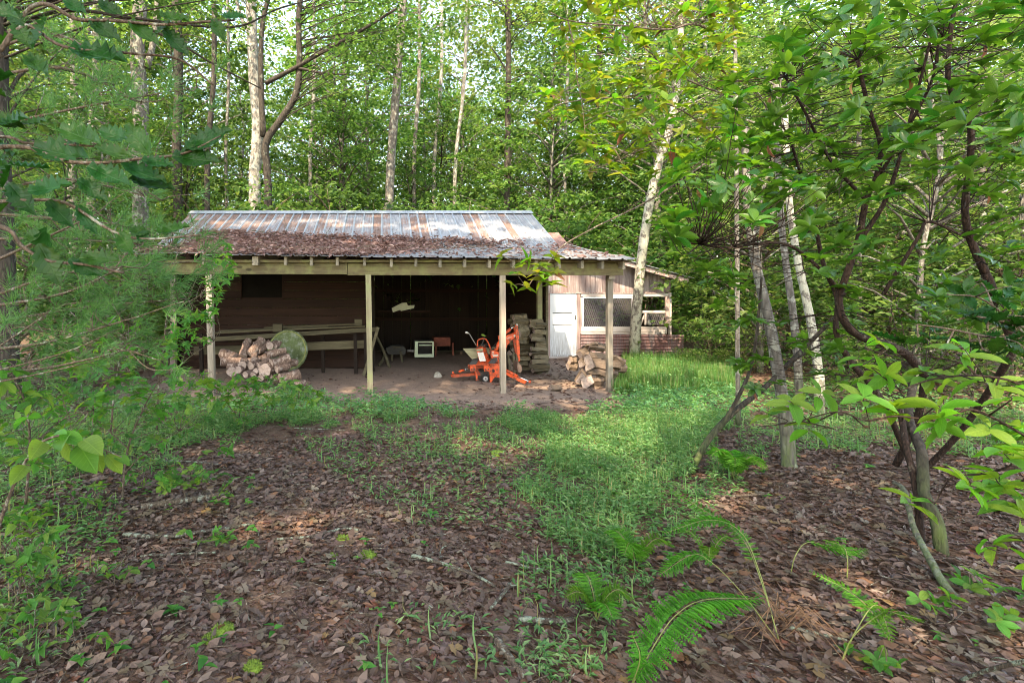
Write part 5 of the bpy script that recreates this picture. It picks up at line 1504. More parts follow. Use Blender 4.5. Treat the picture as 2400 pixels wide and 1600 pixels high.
k = 0
while k < 34:
    y = rng.uniform(17.2, 29); px_ = rng.uniform(330, 1560); x = (px_ - OX) / F * y
    if blocked(x, y, .3) or any((x - a_) ** 2 + (y - b_) ** 2 < 1.0 for a_, b_ in placed): continue
    placed.append((x, y)); k += 1
    plant_tree('shrub_bright', x, y, ('tall pale understorey bush close behind the shed roof' if y < 21 else 'tall pale understorey bush well back behind the shed roof' if y < 25 else 'far tall pale understorey bush behind the shed roof'), 'bushes under the trees', rng.uniform(1.4, 2.3), 'forest_bush', 'bush')
# a far wall of woodland beyond the separate trees
n = 80000
a = rng.uniform(-.72, .95, n); d = rng.uniform(46, 60, n); z = rng.uniform(0, 1, n) ** .85 * 32
hole = np.sin(a * 37) * np.sin(z * .55 + a * 9) + np.sin(a * 71 + z * .9) * .6
k = rng.uniform(0, 1, n) < np.clip(1.3 - (z - 12) / 22 - .3 * (hole > .35), .15, 1)
a, d, z = a[k], d[k], z[k]; n = len(a)
P = np.stack([np.tan(a) * d, d, z + gz(np.tan(a) * d, d) * .8], -1); th = rng.uniform(0, 6.283, n)
far_wood = build(MB().add(leafset(T_DIAM, P, np.stack([np.cos(th), np.sin(th), rng.uniform(-.6, .2, n)], -1), np.stack([rng.normal(0, .5, n), rng.normal(-.3, .5, n), np.ones(n)], -1), rng.uniform(.35, .75, n), rng.uniform(.25, .45, n)), 0, True), 'far_wood', M['lf_bright'])
tag(far_wood, 'far sunlit woodland seen between the nearer trunks', 'woodland', None, 'stuff')

# ================================================================== NAMED TREES
def own_tree(name, label, pts, r0, r1, bark, limbs=(), clumps=None, leaf=.13, lf='lf_forest', group='trees of the surrounding wood', n=12, per=50, cat='tree', rough=.07):
    """trunk through photo points (px, py, depth); limbs the same; clumps = list of world points"""
    P = np.array([W(*p) if len(p) == 3 else G(*p) for p in pts])
    base = P[0].copy(); base[2] = gz(base[0], base[1])
    if P[0][2] > base[2] + .3: P = np.vstack([[(P[0][0] + (P[0][0] - P[1][0]) * .3, base[1], base[2] - .1)], P])
    else: P[0][2] = base[2] - .08
    o = thing(name, label, cat, (P[0][0], P[0][1], base[2]), group)
    S = spline(P, 6)
    rad = np.linspace(r0, r1, len(S)); rad[0] *= 1.35; rad[1] *= 1.12
    part(tube(S, rad, n=n, rough=rough), 'trunk', M[bark], o, True)
    cl = []
    for lp, la, lb in limbs:
        Lp = spline([W(*p) for p in lp], 5)
        part(tube(Lp, la, lb, 7, .08), 'limb', M[bark], o, True)
        cl += [Lp[-1], Lp[len(Lp) // 2]]
    if clumps is not None: cl = list(clumps)
    if cl:
        Pc, Dc, Nc, Lc = [], [], [], []; tw = MB()
        for c in cl:
            c = np.asarray(c, float)
            m = int(per * rng.uniform(.6, 1.4)); s = rng.uniform(.3, .55)
            q = rng.normal(0, 1, (m, 3)) * np.array((s, s, s * .28)); q[:, 2] -= .15 * (q[:, 0] ** 2 + q[:, 1] ** 2)
            th = rng.uniform(0, 6.283, m)
            Pc.append(c + q); Dc.append(np.stack([np.cos(th), np.sin(th), rng.uniform(-.6, .1, m)], -1)); Nc.append(np.stack([rng.normal(0, .4, m), rng.normal(0, .4, m), np.ones(m)], -1)); Lc.append(leaf * rng.uniform(.7, 1.3, m))
            j = np.argmin(np.linalg.norm(S - c, axis=1) + np.abs(S[:, 2] - c[2] + .5))
            tw.add(tube(spline([S[j], (S[j] + c) / 2 + (0, 0, .15), c], 2), .02, .006, 5), 0, True)
        build(tw, 'bough', M[bark], o)['kind'] = 'stuff'
        build(MB().add(leafset(T_DIAM, np.vstack(Pc), np.vstack(Dc), np.vstack(Nc), np.concatenate(Lc), np.concatenate(Lc) * .62), 0, True), 'crown', M[lf], o)
    return o
def clumps_px(poly, n, d0, d1): return sample_poly(poly, n, d0, d1)

own_tree('big_tree', 'large grey trunk with a fork left of the shed roof', [(330, 640, 14.6), (332, 560, 14.6), (328, 400, 14.6), (330, 250, 14.6), (322, 120, 14.6), (335, -60, 14.6)], .25, .19, 'bark_grey', [([(345, 160, 14.6), (362, 80, 14.7), (372, -40, 14.8)], .10, .07)], clumps_px([(150, -120), (520, -160), (500, 40), (330, 60), (160, 30)], 14, 13, 16), lf='lf_bright')
own_tree('pale_tree', 'pale sunlit trunk rising behind the left of the roof', [(598, 470, 18.0), (598, 400, 18.0), (604, 300, 18.0), (596, 200, 18.0), (590, 60, 18.0), (586, -60, 18.0)], .23, .17, 'bark_pale', [([(592, 90, 18.0), (565, 40, 18.1), (545, -40, 18.2)], .08, .05)], clumps_px([(420, -150), (760, -150), (700, -20), (480, 0)], 24, 16, 20), lf='lf_bright', leaf=.15)
own_tree('crooked_tree', 'dark crooked tree with a long limb sweeping right behind the roof', [(628, 440, 17.2), (622, 340, 17.2), (655, 285, 17.2), (692, 225, 17.1), (702, 150, 17.1), (700, 40, 17.0), (712, -60, 17.0)], .14, .09, 'bark_dark', [([(622, 195, 17.2), (690, 160, 17.0), (760, 120, 16.8), (850, 70, 16.5), (930, 20, 16.2)], .085, .04), ([(618, 320, 17.2), (612, 200, 17.2), (615, 60, 17.1), (640, -40, 17.0)], .11, .07), ([(700, 160, 17.0), (760, 172, 16.8), (820, 175, 16.7)], .05, .025)], clumps_px([(640, -80), (1010, -80), (960, 160), (820, 260), (760, 60)], 44, 15, 18), lf='lf_forest', leaf=.15)
own_tree('grey_tree', 'straight grey barked trunk behind the middle of the roof ridge', [(908, 520, 19.5), (912, 480, 19.5), (916, 380, 19.5), (926, 250, 19.5), (936, 120, 19.5), (950, -60, 19.5)], .185, .15, 'bark_grey', [([(930, 190, 19.5), (890, 150, 19.3), (862, 115, 19)], .04, .02), ([(925, 250, 19.5), (985, 245, 19.2)], .03, .015)], clumps_px([(760, -100), (1100, -100), (1060, 120), (820, 150)], 34, 17, 21), lf='lf_forest', leaf=.15)
own_tree('slim_tree', 'slim dark trunk right of the middle behind the roof ridge', [(1186, 520, 20.0), (1188, 480, 20.0), (1190, 300, 20.0), (1192, 150, 20.0), (1190, 20, 20.0), (1186, -60, 20.0)], .125, .10, 'bark_dark', [([(1190, 170, 20), (1165, 130, 20), (1150, 110, 20)], .035, .02), ([(1192, 190, 20), (1240, 170, 19.5)], .03, .015)], clumps_px([(1050, -80), (1340, -80), (1300, 90), (1100, 60)], 26, 17.5, 21.5), lf='lf_bright', leaf=.15)
own_tree('leaning_tree', 'pale lichened trunk leaning right in front of the coop', [(1487, 845, 13.3), (1490, 760, 13.3), (1503, 610, 13.35), (1522, 480, 13.4), (1545, 380, 13.5), (1572, 290, 13.6), (1590, 160, 13.7), (1600, -40, 13.8)], .135, .075, 'bark_lichen', [([(1560, 330, 13.5), (1500, 270, 13.2), (1430, 240, 12.8)], .035, .015)], clumps_px([(1380, 40), (1720, -80), (1760, 200), (1600, 330), (1420, 300)], 30, 12.3, 15), lf='lf_bright')
own_tree('birch', 'pale trunk leaning left with a dark mossy foot at right', [(1852, 1098, 4.95), (1842, 1000, 5.0), (1822, 860, 5.1), (1800, 740, 5.2), (1772, 620, 5.3), (1752, 480, 5.5), (1745, 300, 5.7)], .062, .035, 'bark_grey', n=10, group='trunks on the right')
own_tree('thin_tree', 'middle pale trunk of three behind the curved stems', [(1872, 900, 7.6), (1862, 760, 7.7), (1848, 660, 7.8), (1835, 560, 7.9), (1825, 420, 8.0), (1818, 200, 8.1)], .055, .04, 'bark_grey', n=10, group='trunks on the right')
own_tree('thin_tree', 'right pale spotted trunk of three behind the curved stems', [(1920, 890, 7.2), (1905, 780, 7.3), (1885, 680, 7.4), (1868, 600, 7.5), (1850, 470, 7.6), (1838, 250, 7.7)], .062, .04, 'bark_lichen', n=10, group='trunks on the right')
own_tree('dark_tree', 'dark rough trunk at the left edge behind the pine', [(22, 930, 7.2), (20, 790, 7.2), (14, 660, 7.2), (4, 400, 7.2), (-6, 100, 7.2), (-10, -60, 7.2)], .14, .11, 'bark_dark', [([(-6, 90, 7.2), (120, 30, 7.3), (260, 35, 7.4), (400, 92, 7.6), (500, 150, 7.8), (612, 208, 8.0)], .032, .010), ([(260, 35, 7.4), (430, 58, 7.5), (560, 62, 7.6), (650, 22, 7.7), (760, -8, 7.8)], .022, .010), ([(0, 300, 7.2), (90, 170, 7.3), (130, 130, 7.3), (200, 60, 7.4)], .02, .008), ([(0, 260, 7.2), (60, 165, 7.4), (160, 165, 7.6), (270, 200, 7.9)], .03, .014)], clumps_px([(-80, -80), (560, -120), (700, 10), (420, 30), (180, 10), (-60, 80)], 22, 6.6, 8.4), n=12, group='trunks on the left', leaf=.10)
for (px, w, d, lab, bk, lean) in [(175, 24, 17, 'grey trunk left of the large forked trunk', 'bark_grey', -6), (212, 22, 18, 'second grey trunk near the large forked trunk', 'bark_grey', 10), (425, 24, 17.5, 'dark trunk between the forked trunk and the pale one', 'bark_dark', -14), (480, 15, 16.5, 'thin wavy dark trunk left of the pale sunlit one', 'bark_dark', 20), (536, 9, 21, 'very thin stem left of the pale sunlit trunk', 'bark_grey', -6), (730, 10, 22, 'thin pale stem right of the crooked tree', 'bark_pale', 2), (810, 11, 24, 'thin grey stem left of the straight grey trunk', 'bark_grey', -8), (968, 11, 23, 'thin stem right of the straight grey trunk', 'bark_grey', 12), (1010, 10, 26, 'thin pale stem left of the slim dark trunk', 'bark_pale', 24), (1052, 10, 22, 'thin leaning stem left of the slim dark trunk', 'bark_pale', 40), (1300, 12, 24, 'grey stem right of the slim dark trunk', 'bark_grey', 14), (1330, 9, 21, 'thin pale stem above the right end of the ridge', 'bark_pale', -6), (1395, 14, 23, 'dark stem above the coop roof', 'bark_dark', 6), (2310, 13, 10, 'thin grey trunk far right beyond the holly', 'bark_grey', -10), (2010, 11, 11, 'thin grey trunk behind the dark curved stems', 'bark_grey', 10), (2200, 10, 12, 'thin pale trunk at right beyond the shrub', 'bark_pale', 16)]:
    r = w / 2 / F * d
    y_base = OY + F * (H - float(gz((px - OX) / F * d, d))) / d
    own_tree('forest_tree', lab, [(px, y_base, d), (px + lean * .2 + 3, y_base - 150, d), (px + lean * .5 - 4, 380, d), (px + lean * .8 + 5, 180, d), (px + lean + 2, -60, d)], r, r * .75, bk, clumps=clumps_px([(px - 160, -90), (px + 160, -90), (px + 120, 130), (px - 100, 100)], 8, d - 1.2, d + 1.5), lf='lf_bright' if px % 2 else 'lf_forest')

# ---- unseen trees added behind and above the camera, crowns holed to cast dappled shade
LIT = []  # ground ellipses whose sun rays get gaps cut in the added crowns
def lit(px, py, d, rx, ry, z=0.0, keep=.05):
    p = W(px, py, d) if z is None else np.array(G(px, py, z))
    LIT.append((*lit_shadow(p), rx, ry, keep))
def lit_w(x, y, z, rx, ry, keep=.08): LIT.append((*lit_shadow(np.array((x, y, z), float)), rx, ry, keep))
lit_w(5.0, 9.8, 0, 1.5, 2.4); lit_w(6.5, 11.5, 0, 1.3, 1.5); lit_w(2.3, 5.7, 0, .8, .55); lit_w(1.0, 5.6, 0, .75, .45, .3); lit_w(3.3, 7.4, 0, .7, .9)
lit_w(2.5, 4.9, 0, .7, 1.3, .3); lit_w(3.0, 6.2, 0, .9, 1.0, .25); lit_w(3.9, 7.4, 0, .9, 1.0); lit_w(3.2, 6.6, 0, .6, .5); lit_w(3.2, 9.3, 0, .7, .35); lit_w(1.2, 9.0, 0, .5, .2, .3)
lit_w(5.2, 13.75, 1.2, .5, 1.4); lit_w(6.4, 13.75, 1.9, .9, .5); lit_w(7.4, 13.75, .8, .6, .9, .3); lit_w(4.9, 13.75, .4, .45, .5)
for x_, y_, z_, rx, ry in [(-3.4, 12.4, 3.4, .9, .35), (-2.0, 12.6, 3.5, 1.0, .3), (-.6, 12.3, 3.3, .7, .3), (1.2, 12.2, 3.3, .8, .4), (2.6, 12.0, 3.2, .8, .9), (-3.6, 9.4, 2.45, .9, .6), (-1.9, 9.4, 2.5, .5, .3), (3.4, 11.8, 3.0, .5, .6), (-2.6, 9.4, .7, .35, .3), (-4.6, 11.2, .9, .2, .9), (2.02, 8.6, 1.0, .12, .7)]:
    lit_w(x_, y_, z_, rx, ry)
lit_w(8.5, 10, 2, 2.6, 4.5, .2); lit_w(5.0, 4.5, 3.0, 1.6, 1.0, .35); lit_w(2.2, 1.75, 1.2, .7, .32, .1); lit_w(2.5, 3.0, 2.6, 1.2, .6, .35); lit_w(-1.2, 3.2, .8, .6, .5, .4)
def shade_tree(x0, y0, h, poly_x, poly_y, z0, z1, n, label):
    o = thing('shade_tree', label, 'tree', (x0, y0, 0), 'unseen trees added for shade')
    P = jitter_line(h, (0, 0), .3) + np.array((x0, y0, 0))
    part(tube(spline(P, 3), .26, .06, 10, .06), 'trunk', M['bark_grey'], o, True)
    m = n // 26
    c = np.stack([rng.uniform(*poly_x, m), rng.uniform(*poly_y, m), rng.uniform(z0, z1, m)], -1)
    q = np.repeat(c, 26, 0) + rng.normal(0, 1, (m * 26, 3)) * np.array((.7, .7, .25))
    s = lit_shadow(q)
    keep = np.ones(len(q))
    for a, b_, rx, ry, kp in LIT:
        rr2 = ((s[:, 0] - a) / rx) ** 2 + ((s[:, 1] - b_) / ry) ** 2
        keep = np.where(rr2 < 1, np.minimum(keep, kp), keep)
    px_, py_, d_ = to_px(q)
    infr = (q[:, 1] > .2) & (px_ > -60) & (px_ < 2460) & (py_ > -60) & (py_ < 1700)
    k = (rng.uniform(0, 1, len(q)) < keep) & ~infr
    q = q[k]; th = rng.uniform(0, 6.283, len(q))
    b = MB()
    for cc in c[::7]:
        j = np.argmin(np.abs(P[:, 2] - cc[2] * .75))
        b.add(tube([P[j], (P[j] + cc) / 2 + (0, 0, .2), cc], .02, .006, 4), 0)
    build(b, 'bough', M['bark_grey'], o)['kind'] = 'stuff'
    L = rng.uniform(.22, .38, len(q))
    build(MB().add(leafset(T_DIAM, q, np.stack([np.cos(th), np.sin(th), rng.uniform(-.4, .1, len(q))], -1), np.stack([rng.normal(0, .35, len(q)), rng.normal(0, .35, len(q)), np.ones(len(q))], -1), L, L * .65)), 'crown', M['lf_forest'], o)
shade_tree(-15.0, -12.0, 20, (-17.5, -12.5), (-15, -9), 17, 22, 3300, 'tall unseen shade tree added far behind the camera at the left')
shade_tree(-10.2, -12.0, 20, (-12.5, -8), (-15, -9), 17, 22, 3300, 'tall unseen shade tree added behind the camera left of centre')
shade_tree(-5.8, -12.0, 20, (-8, -3.5), (-15, -9), 17, 22, 3300, 'tall unseen shade tree added behind the camera at the middle')
shade_tree(-1.0, -12.0, 20, (-3.5, 1.5), (-15, -9), 17, 22, 3300, 'tall unseen shade tree added behind the camera at the right')
shade_tree(-15.0, -6.0, 20, (-17.5, -12.5), (-9, -3), 17, 22, 3300, 'tall unseen shade tree added nearer behind the camera on the far left')
shade_tree(-10.2, -6.0, 20, (-12.5, -8), (-9, -3), 17, 22, 3300, 'tall unseen shade tree added nearer behind the camera on the left')
shade_tree(-5.8, -6.0, 20, (-8, -3.5), (-9, -3), 17, 22, 3300, 'tall unseen shade tree added close behind the camera')
shade_tree(-1.0, -6.0, 20, (-3.5, 1.5), (-9, -3), 17, 22, 3300, 'tall unseen shade tree added close behind the camera on the right')
shade_tree(-13.0, -1.5, 20, (-17.5, -12.5), (-3, 3.2), 17, 22, 3300, 'tall unseen shade tree added above the yard on the far left')
shade_tree(-13.0, -1.5, 20, (-12.5, -8), (-3, 3.2), 17, 22, 3300, 'tall unseen shade tree added above the yard on the left')
shade_tree(-5.8, -2.2, 20, (-8, -3.5), (-3, 3.2), 17, 22, 3300, 'tall unseen shade tree added above the yard')
shade_tree(4.5, -2.2, 20, (-3.5, 1.5), (-3, 3.2), 17, 22, 3300, 'tall unseen shade tree added above the yard on the right')

def relabel(names):
    # copies that share a label are told apart by their order from the left
    by = {}
    for o in bpy.data.objects:
        if o.parent is None and 'label' in o and o.get('kind') is None: by.setdefault(o['label'], []).append(o)
    for lab, os_ in by.items():
        if len(os_) < 2: continue
        os_.sort(key=lambda o: o.location.x / max(o.location.y, .1))
        w = ['first', 'second', 'third', 'fourth', 'fifth', 'sixth', 'seventh', 'eighth', 'ninth', 'tenth', 'eleventh', 'twelfth', 'thirteenth', 'fourteenth', 'fifteenth', 'sixteenth', 'seventeenth', 'eighteenth', 'nineteenth', 'twentieth']
        for i, o in enumerate(os_):
            pos = 'leftmost' if i == 0 else 'rightmost' if i == len(os_) - 1 else (w[i] if i < len(w) else 'later') + ' from left'
            o['label'] = lab + ', ' + pos
relabel(None)

# ================================================================== NEAR SHRUBS AND SAPLINGS
def whorls(C, n_leaf, L, wr, up=(0, 0, 1), spread=65, out=None, droop=0.0):
    """a ring of leaves at each twig tip"""
    P, D, N, LL = [], [], [], []
    for c in C:
        ax = unit(np.array(up) + rng.normal(0, .45, 3) + (0 if out is None else np.asarray(out)))
        s = unit(np.cross(ax, (1, .3, .1))); u = np.cross(ax, s)
        k = rng.integers(n_leaf[0], n_leaf[1] + 1); a0 = rng.uniform(0, 6.28)
        for j in range(k):
            a = a0 + j * 6.283 / k + rng.uniform(-.25, .25); sp = R(spread + rng.uniform(-22, 22))
            d = ax * math.cos(sp) + (s * math.cos(a) + u * math.sin(a)) * math.sin(sp) - np.array((0, 0, droop))
            P.append(c + ax * rng.uniform(-.03, .01)); D.append(d); N.append(ax * math.sin(sp) - (s * math.cos(a) + u * math.sin(a)) * math.cos(sp) + rng.normal(0, .12, 3)); LL.append(L * rng.uniform(.7, 1.15))
    LL = np.array(LL)
    return np.array(P), np.array(D), np.array(N), LL, LL * wr
def twigs_to(C, S, r=.006, name='twig', mat='twig', parent=None, sag=.08):
    b = MB()
    for c in C:
        w = np.linalg.norm(S - c, axis=1) + .6 * np.maximum(0, S[:, 2] - c[2])
        j = np.argmin(w)
        mid = (S[j] + c) / 2 + rng.normal(0, .04, 3) - (0, 0, sag * np.linalg.norm(S[j] - c))
        b.add(tube(spline([S[j], mid, c], 3), r, r * .35, 5), 0, True)
    o = build(b, name, M[mat], parent); o['kind'] = 'stuff'
    return o
def stems(root, lines, mat, name='stem', n=9):
    allp = []
    for pts, r0, r1 in lines:
        S = spline([W(*p) for p in pts], 6)
        part(tube(S, r0, r1, n, .08), name, M[mat], root, True); allp.append(S)
    return np.vstack(allp)

# ---- the big evergreen shrub on the right
base = G(2140, 1120); 
lau = thing('laurel_shrub', 'big dark evergreen shrub with curving reddish stems filling the right', 'shrub', (base[0] - .2, 4.5, 0))
S = stems(lau, [
    ([(2170, 880, 4.3), (2110, 820, 4.2), (2020, 790, 4.1), (1978, 752, 4.0), (1966, 700, 4.0), (1985, 640, 3.95), (2010, 570, 3.9), (2030, 470, 3.8), (2055, 410, 3.7), (2064, 340, 3.6), (2035, 250, 3.5), (2010, 140, 3.4)], .034, .010),
    ([(2080, 960, 4.3), (2040, 900, 4.25), (1995, 850, 4.2), (1960, 780, 4.15), (1962, 700, 4.15), (1930, 620, 4.1), (1905, 500, 4.0), (1880, 420, 3.9), (1850, 320, 3.7)], .026, .008),
    ([(2010, 570, 3.9), (2075, 470, 3.8), (2120, 330, 3.7), (2190, 60, 3.5)], .018, .007),
    ([(2310, 640, 3.6), (2275, 560, 3.6), (2262, 490, 3.55), (2275, 370, 3.5), (2270, 280, 3.45), (2225, 200, 3.4), (2230, 60, 3.3), (2260, -60, 3.3)], .024, .010),
    ([(2380, 820, 3.6), (2345, 720, 3.6), (2310, 640, 3.6)], .028, .024),
    ([(1978, 690, 4.0), (1900, 610, 3.9), (1830, 570, 3.8), (1700, 580, 3.6), (1640, 572, 3.5)], .014, .006),
    ([(2070, 690, 4.0), (2150, 560, 3.9), (2180, 520, 3.9), (2290, 570, 3.7)], .014, .008),
    ([(2030, 470, 3.8), (1950, 380, 3.6), (1880, 250, 3.4), (1840, 180, 3.3)], .012, .006),
    ([(2062, 410, 3.7), (2110, 330, 3.5), (2180, 200, 3.3), (2200, 100, 3.2)], .012, .006),
    ([(2150, 1120, 4.6), (2110, 1030, 4.5), (2080, 960, 4.3)], .024, .022),
    ([(2100, 1090, 4.7), (2150, 980, 4.5), (2170, 880, 4.3)], .026, .026),
    ([(2150, 1120, 4.6), (2260, 1000, 4.2), (2380, 820, 3.6)], .022, .022),
], 'bark_red')
C1 = sample_poly([(1540, 560), (1550, 470), (1620, 330), (1740, 190), (1840, 60), (2000, -40), (2460, -60), (2460, 420), (2300, 470), (2180, 420), (2040, 480), (1930, 440), (1800, 520), (1720, 600)], 330, 2.6, 4.4)
C2 = sample_poly([(1540, 570), (1720, 600), (1800, 640), (1780, 690), (1640, 640)], 12, 3.2, 4.4)
C3 = sample_poly([(1900, 460), (2100, 560), (2300, 520), (2460, 430), (2460, 760), (2200, 760), (2000, 700), (1850, 640)], 80, 2.9, 5.2)
C4 = sample_poly([(1660, 640), (2100, 740), (2120, 920), (1800, 940), (1640, 800)], 46, 3.9, 5.6)
C5 = sample_poly([(1560, 100), (1900, -40), (1900, 300), (1640, 420), (1540, 420)], 22, 3.2, 4.4)
CC = np.vstack([C1, C2, C3, C4, C5])
twigs_to(CC, S, .004, 'twig', 'bark_red', lau)
P, D, N, L, Wd = whorls(CC, (6, 9), .098, .42, droop=.12)
leaf_parts(lau, T_LONG, P, D, N, L, Wd, M['lf_laurel'])
# a few dead leaves hanging in it
k = rng.choice(len(P), 16)
leaf_parts(lau, T_LONG, P[k] + (0, 0, -.02), np.tile((.05, 0, -1.0), (16, 1)) + rng.normal(0, .15, (16, 3)), rng.normal(0, 1, (16, 3)), L[k] * .9, Wd[k] * .7, M['dead_leaf'], 16, 'dead_leaf', 'dead_leaves')

# the heavy foot with moss at the right, leaning dead trunk
o = own_tree('mossy_trunk', 'dark leaning trunk with mossy foot among brown leaves at right', [(2212, 1290, 3.35), (2195, 1220, 3.4), (2165, 1150, 3.5), (2160, 1060, 3.6), (2130, 980, 3.8), (2140, 900, 4.0)], .036, .024, 'bark_dark', n=12, group='trunks on the right', rough=.1)
o = own_tree('mossy_trunk', 'thin dark stem rising beside the mossy leaning trunk', [(2160, 1260, 3.5), (2150, 1160, 3.55), (2125, 1050, 3.65), (2110, 960, 3.8)], .022, .018, 'bark_red', n=8, group='trunks on the right')
dt = thing('dead_trunk', 'dead dark trunk leaning from the grass up to the right', 'trunk', G(1622, 1105), None)
stems(dt, [([(1618, 1108, 4.9), (1660, 1030, 4.95), (1720, 965, 5.0), (1790, 910, 5.05), (1850, 850, 5.1), (1910, 790, 5.1), (1960, 740, 5.0)], .032, .016), ([(1690, 1000, 4.97), (1730, 930, 4.9), (1760, 860, 4.85), (1775, 770, 4.8), (1785, 650, 4.7)], .018, .009), ([(1830, 868, 5.1), (1900, 820, 4.9), (1990, 780, 4.7)], .012, .005)], 'bark_dark', 'dead_stem', 9)

# ---- spiny holly at the right edge
hr = thing('holly', 'holly with spiny dark leaves at the right edge', 'holly', G(2480, 1200), 'hollies')
Sh = stems(hr, [([(2490, 1150, 2.9), (2470, 900, 2.6), (2440, 790, 2.5), (2380, 760, 2.45), (2280, 740, 2.4)], .014, .005), ([(2440, 790, 2.5), (2330, 790, 2.4), (2220, 770, 2.35), (2150, 760, 2.35)], .007, .003), ([(2380, 760, 2.45), (2300, 700, 2.4), (2220, 690, 2.35)], .005, .003)], 'twig')
Ch = sample_poly([(2110, 780), (2160, 720), (2260, 680), (2440, 660), (2440, 840), (2300, 830), (2150, 830)], 20, 2.25, 2.6)
twigs_to(Ch, Sh, .004, 'twig', 'twig', hr)
P, D, N, L, Wd = whorls(Ch, (3, 5), .10, .48, spread=75)
leaf_parts(hr, T_HOLLY, P, D, N, L, Wd, M['lf_holly'])

# ---- soft light green branch in front at right
br = thing('broadleaf_shrub', 'young shrub with large soft light green leaves in the right foreground', 'shrub', G(2440, 1480), None)
tw_lines = [([(2440, 1480, 2.2), (2470, 1250, 1.9), (2480, 1080, 1.75), (2400, 1020, 1.7), (2280, 960, 1.72), (2210, 985, 1.75), (2100, 975, 1.8), (2030, 985, 1.85), (1960, 965, 1.9), (1860, 990, 1.95), (1775, 1000, 2.0)], .006, .0015),
            ([(2480, 1080, 1.75), (2400, 1090, 1.6), (2300, 1110, 1.6), (2230, 1120, 1.62), (2190, 1180, 1.65)], .005, .002),
            ([(2470, 960, 1.7), (2390, 900, 1.75), (2290, 880, 1.8), (2180, 890, 1.85), (2080, 930, 1.9)], .005, .002),
            ([(2470, 1200, 1.7), (2400, 1190, 1.6), (2330, 1200, 1.6)], .005, .002),
            ([(2290, 880, 1.8), (2250, 850, 1.85), (2130, 830, 1.95), (2050, 840, 2.0)], .004, .002)]
Sb = stems(br, tw_lines, 'bark_red', 'twig', 6)
Cb = []
for q_, (pts, _, _) in enumerate(tw_lines):
    Q = spline([W(*p) for p in pts], 10)
    seg = np.concatenate([[0], np.cumsum(np.linalg.norm(np.diff(Q, axis=0), axis=1))])
    for s_ in list(np.arange(.05, seg[-1], .085)) + [seg[-1]]:
        p = np.array([np.interp(s_, seg, Q[:, a]) for a in range(3)])
        if OX + F * p[0] / p[1] > 2470 or OX + F * p[0] / p[1] < 1700 or p[2] < .5: continue
        Cb.append(p + np.array((rng.normal(0, .05), rng.normal(0, .09), rng.uniform(-.02, .09))))
Cb = np.array(Cb)
twigs_to(Cb, Sb, .003, 'shoot', 'bark_red', br, -.05)
P, D, N, L, Wd = whorls(Cb, (4, 7), .092, .40, spread=80, droop=.1)
leaf_parts(br, T_LONG, P, D, N + np.array((0, -.25, 0)), L, Wd * rng.uniform(.85, 1.15, len(L)), M['lf_light'])
# low evergreen seedlings at the bottom right
for (px, py, lab, zz) in [(2080, 1590, 'low glossy seedling at the bottom right corner of the leaves', .06), (2190, 1470, 'glossy seedling right of the bare yellow stalks', .14), (2330, 1480, 'spreading glossy seedling near the right edge', .16), (2290, 1400, 'small glossy seedling in the shade near the right edge', .1)]:
    c = G(px, py); o = thing('seedling', lab, 'seedling', c, 'glossy seedlings at right')
    C = c + np.stack([rng.normal(0, .06, 4), rng.normal(0, .06, 4), rng.uniform(.5, 1.2, 4) * zz], -1)
    twigs_to(C, np.array([c, c + (0, 0, .02)]), .003, 'twig', 'twig', o)
    P, D, N, L, Wd = whorls(C, (4, 6), .075, .5, spread=70)
    leaf_parts(o, T_OVAL, P, D, N, L, Wd, M['lf_sapling'])

# ---- yellow green sapling whose boughs hang over the middle right
sp = thing('sourwood', 'slim tree with yellow green boughs hanging over the coop side', 'tree', (W(1725, 900, 6.4)[0], 6.4, 0), None)
S = stems(sp, [
    ([(1730, 1000, 6.4), (1728, 700, 6.4), (1726, 400, 6.4), (1724, 200, 6.4), (1722, 0, 6.4), (1722, -120, 6.4)], .028, .018)], 'bark_grey', 'trunk', 9)
S2 = stems(sp, [
    ([(1726, 330, 6.4), (1600, 420, 6.0), (1512, 475, 5.6), (1400, 530, 5.2), (1322, 574, 4.9), (1290, 610, 4.75), (1262, 640, 4.7), (1235, 672, 4.65)], .012, .003),
    ([(1290, 610, 4.75), (1240, 606, 4.7), (1190, 600, 4.7), (1165, 598, 4.7)], .004, .002),
    ([(1722, 120, 6.4), (1640, 60, 5.8), (1560, 70, 5.4), (1450, 60, 5.0), (1340, 50, 4.8), (1290, 30, 4.7)], .014, .004),
    ([(1330, 45, 5.0), (1345, 110, 5.0), (1352, 180, 5.0), (1365, 250, 5.0), (1372, 320, 5.0)], .007, .003),
    ([(1725, 230, 6.4), (1640, 200, 5.9), (1560, 160, 5.6), (1520, 120, 5.4), (1440, 70, 5.2)], .012, .004),
    ([(1726, 300, 6.4), (1640, 300, 6.0), (1540, 330, 5.7), (1440, 380, 5.4), (1380, 400, 5.2)], .010, .003),
    ([(1725, 360, 6.4), (1600, 260, 5.6), (1480, 230, 5.3), (1330, 240, 5.0), (1270, 270, 4.9)], .010, .003)], 'twig', 'bough', 7)
C = np.vstack([sample_poly([(1270, 20), (1420, -60), (1740, -60), (1760, 120), (1700, 380), (1560, 420), (1380, 440), (1330, 330), (1250, 280), (1300, 160)], 280, 4.7, 6.2),
               np.array([W(*p) for p in ((1235, 672, 4.65), (1200, 668, 4.65), (1262, 640, 4.7), (1210, 640, 4.7), (1175, 600, 4.7), (1240, 606, 4.7), (1265, 618, 4.7), (1300, 600, 4.75), (1300, 636, 4.75), (1220, 620, 4.7), (1292, 665, 4.7), (1270, 655, 4.7))])])
twigs_to(C, S2, .004, 'twig', 'twig', sp, -.02)
P, D, N, L, Wd = whorls(C, (4, 7), .13, .46, spread=78, droop=.1)
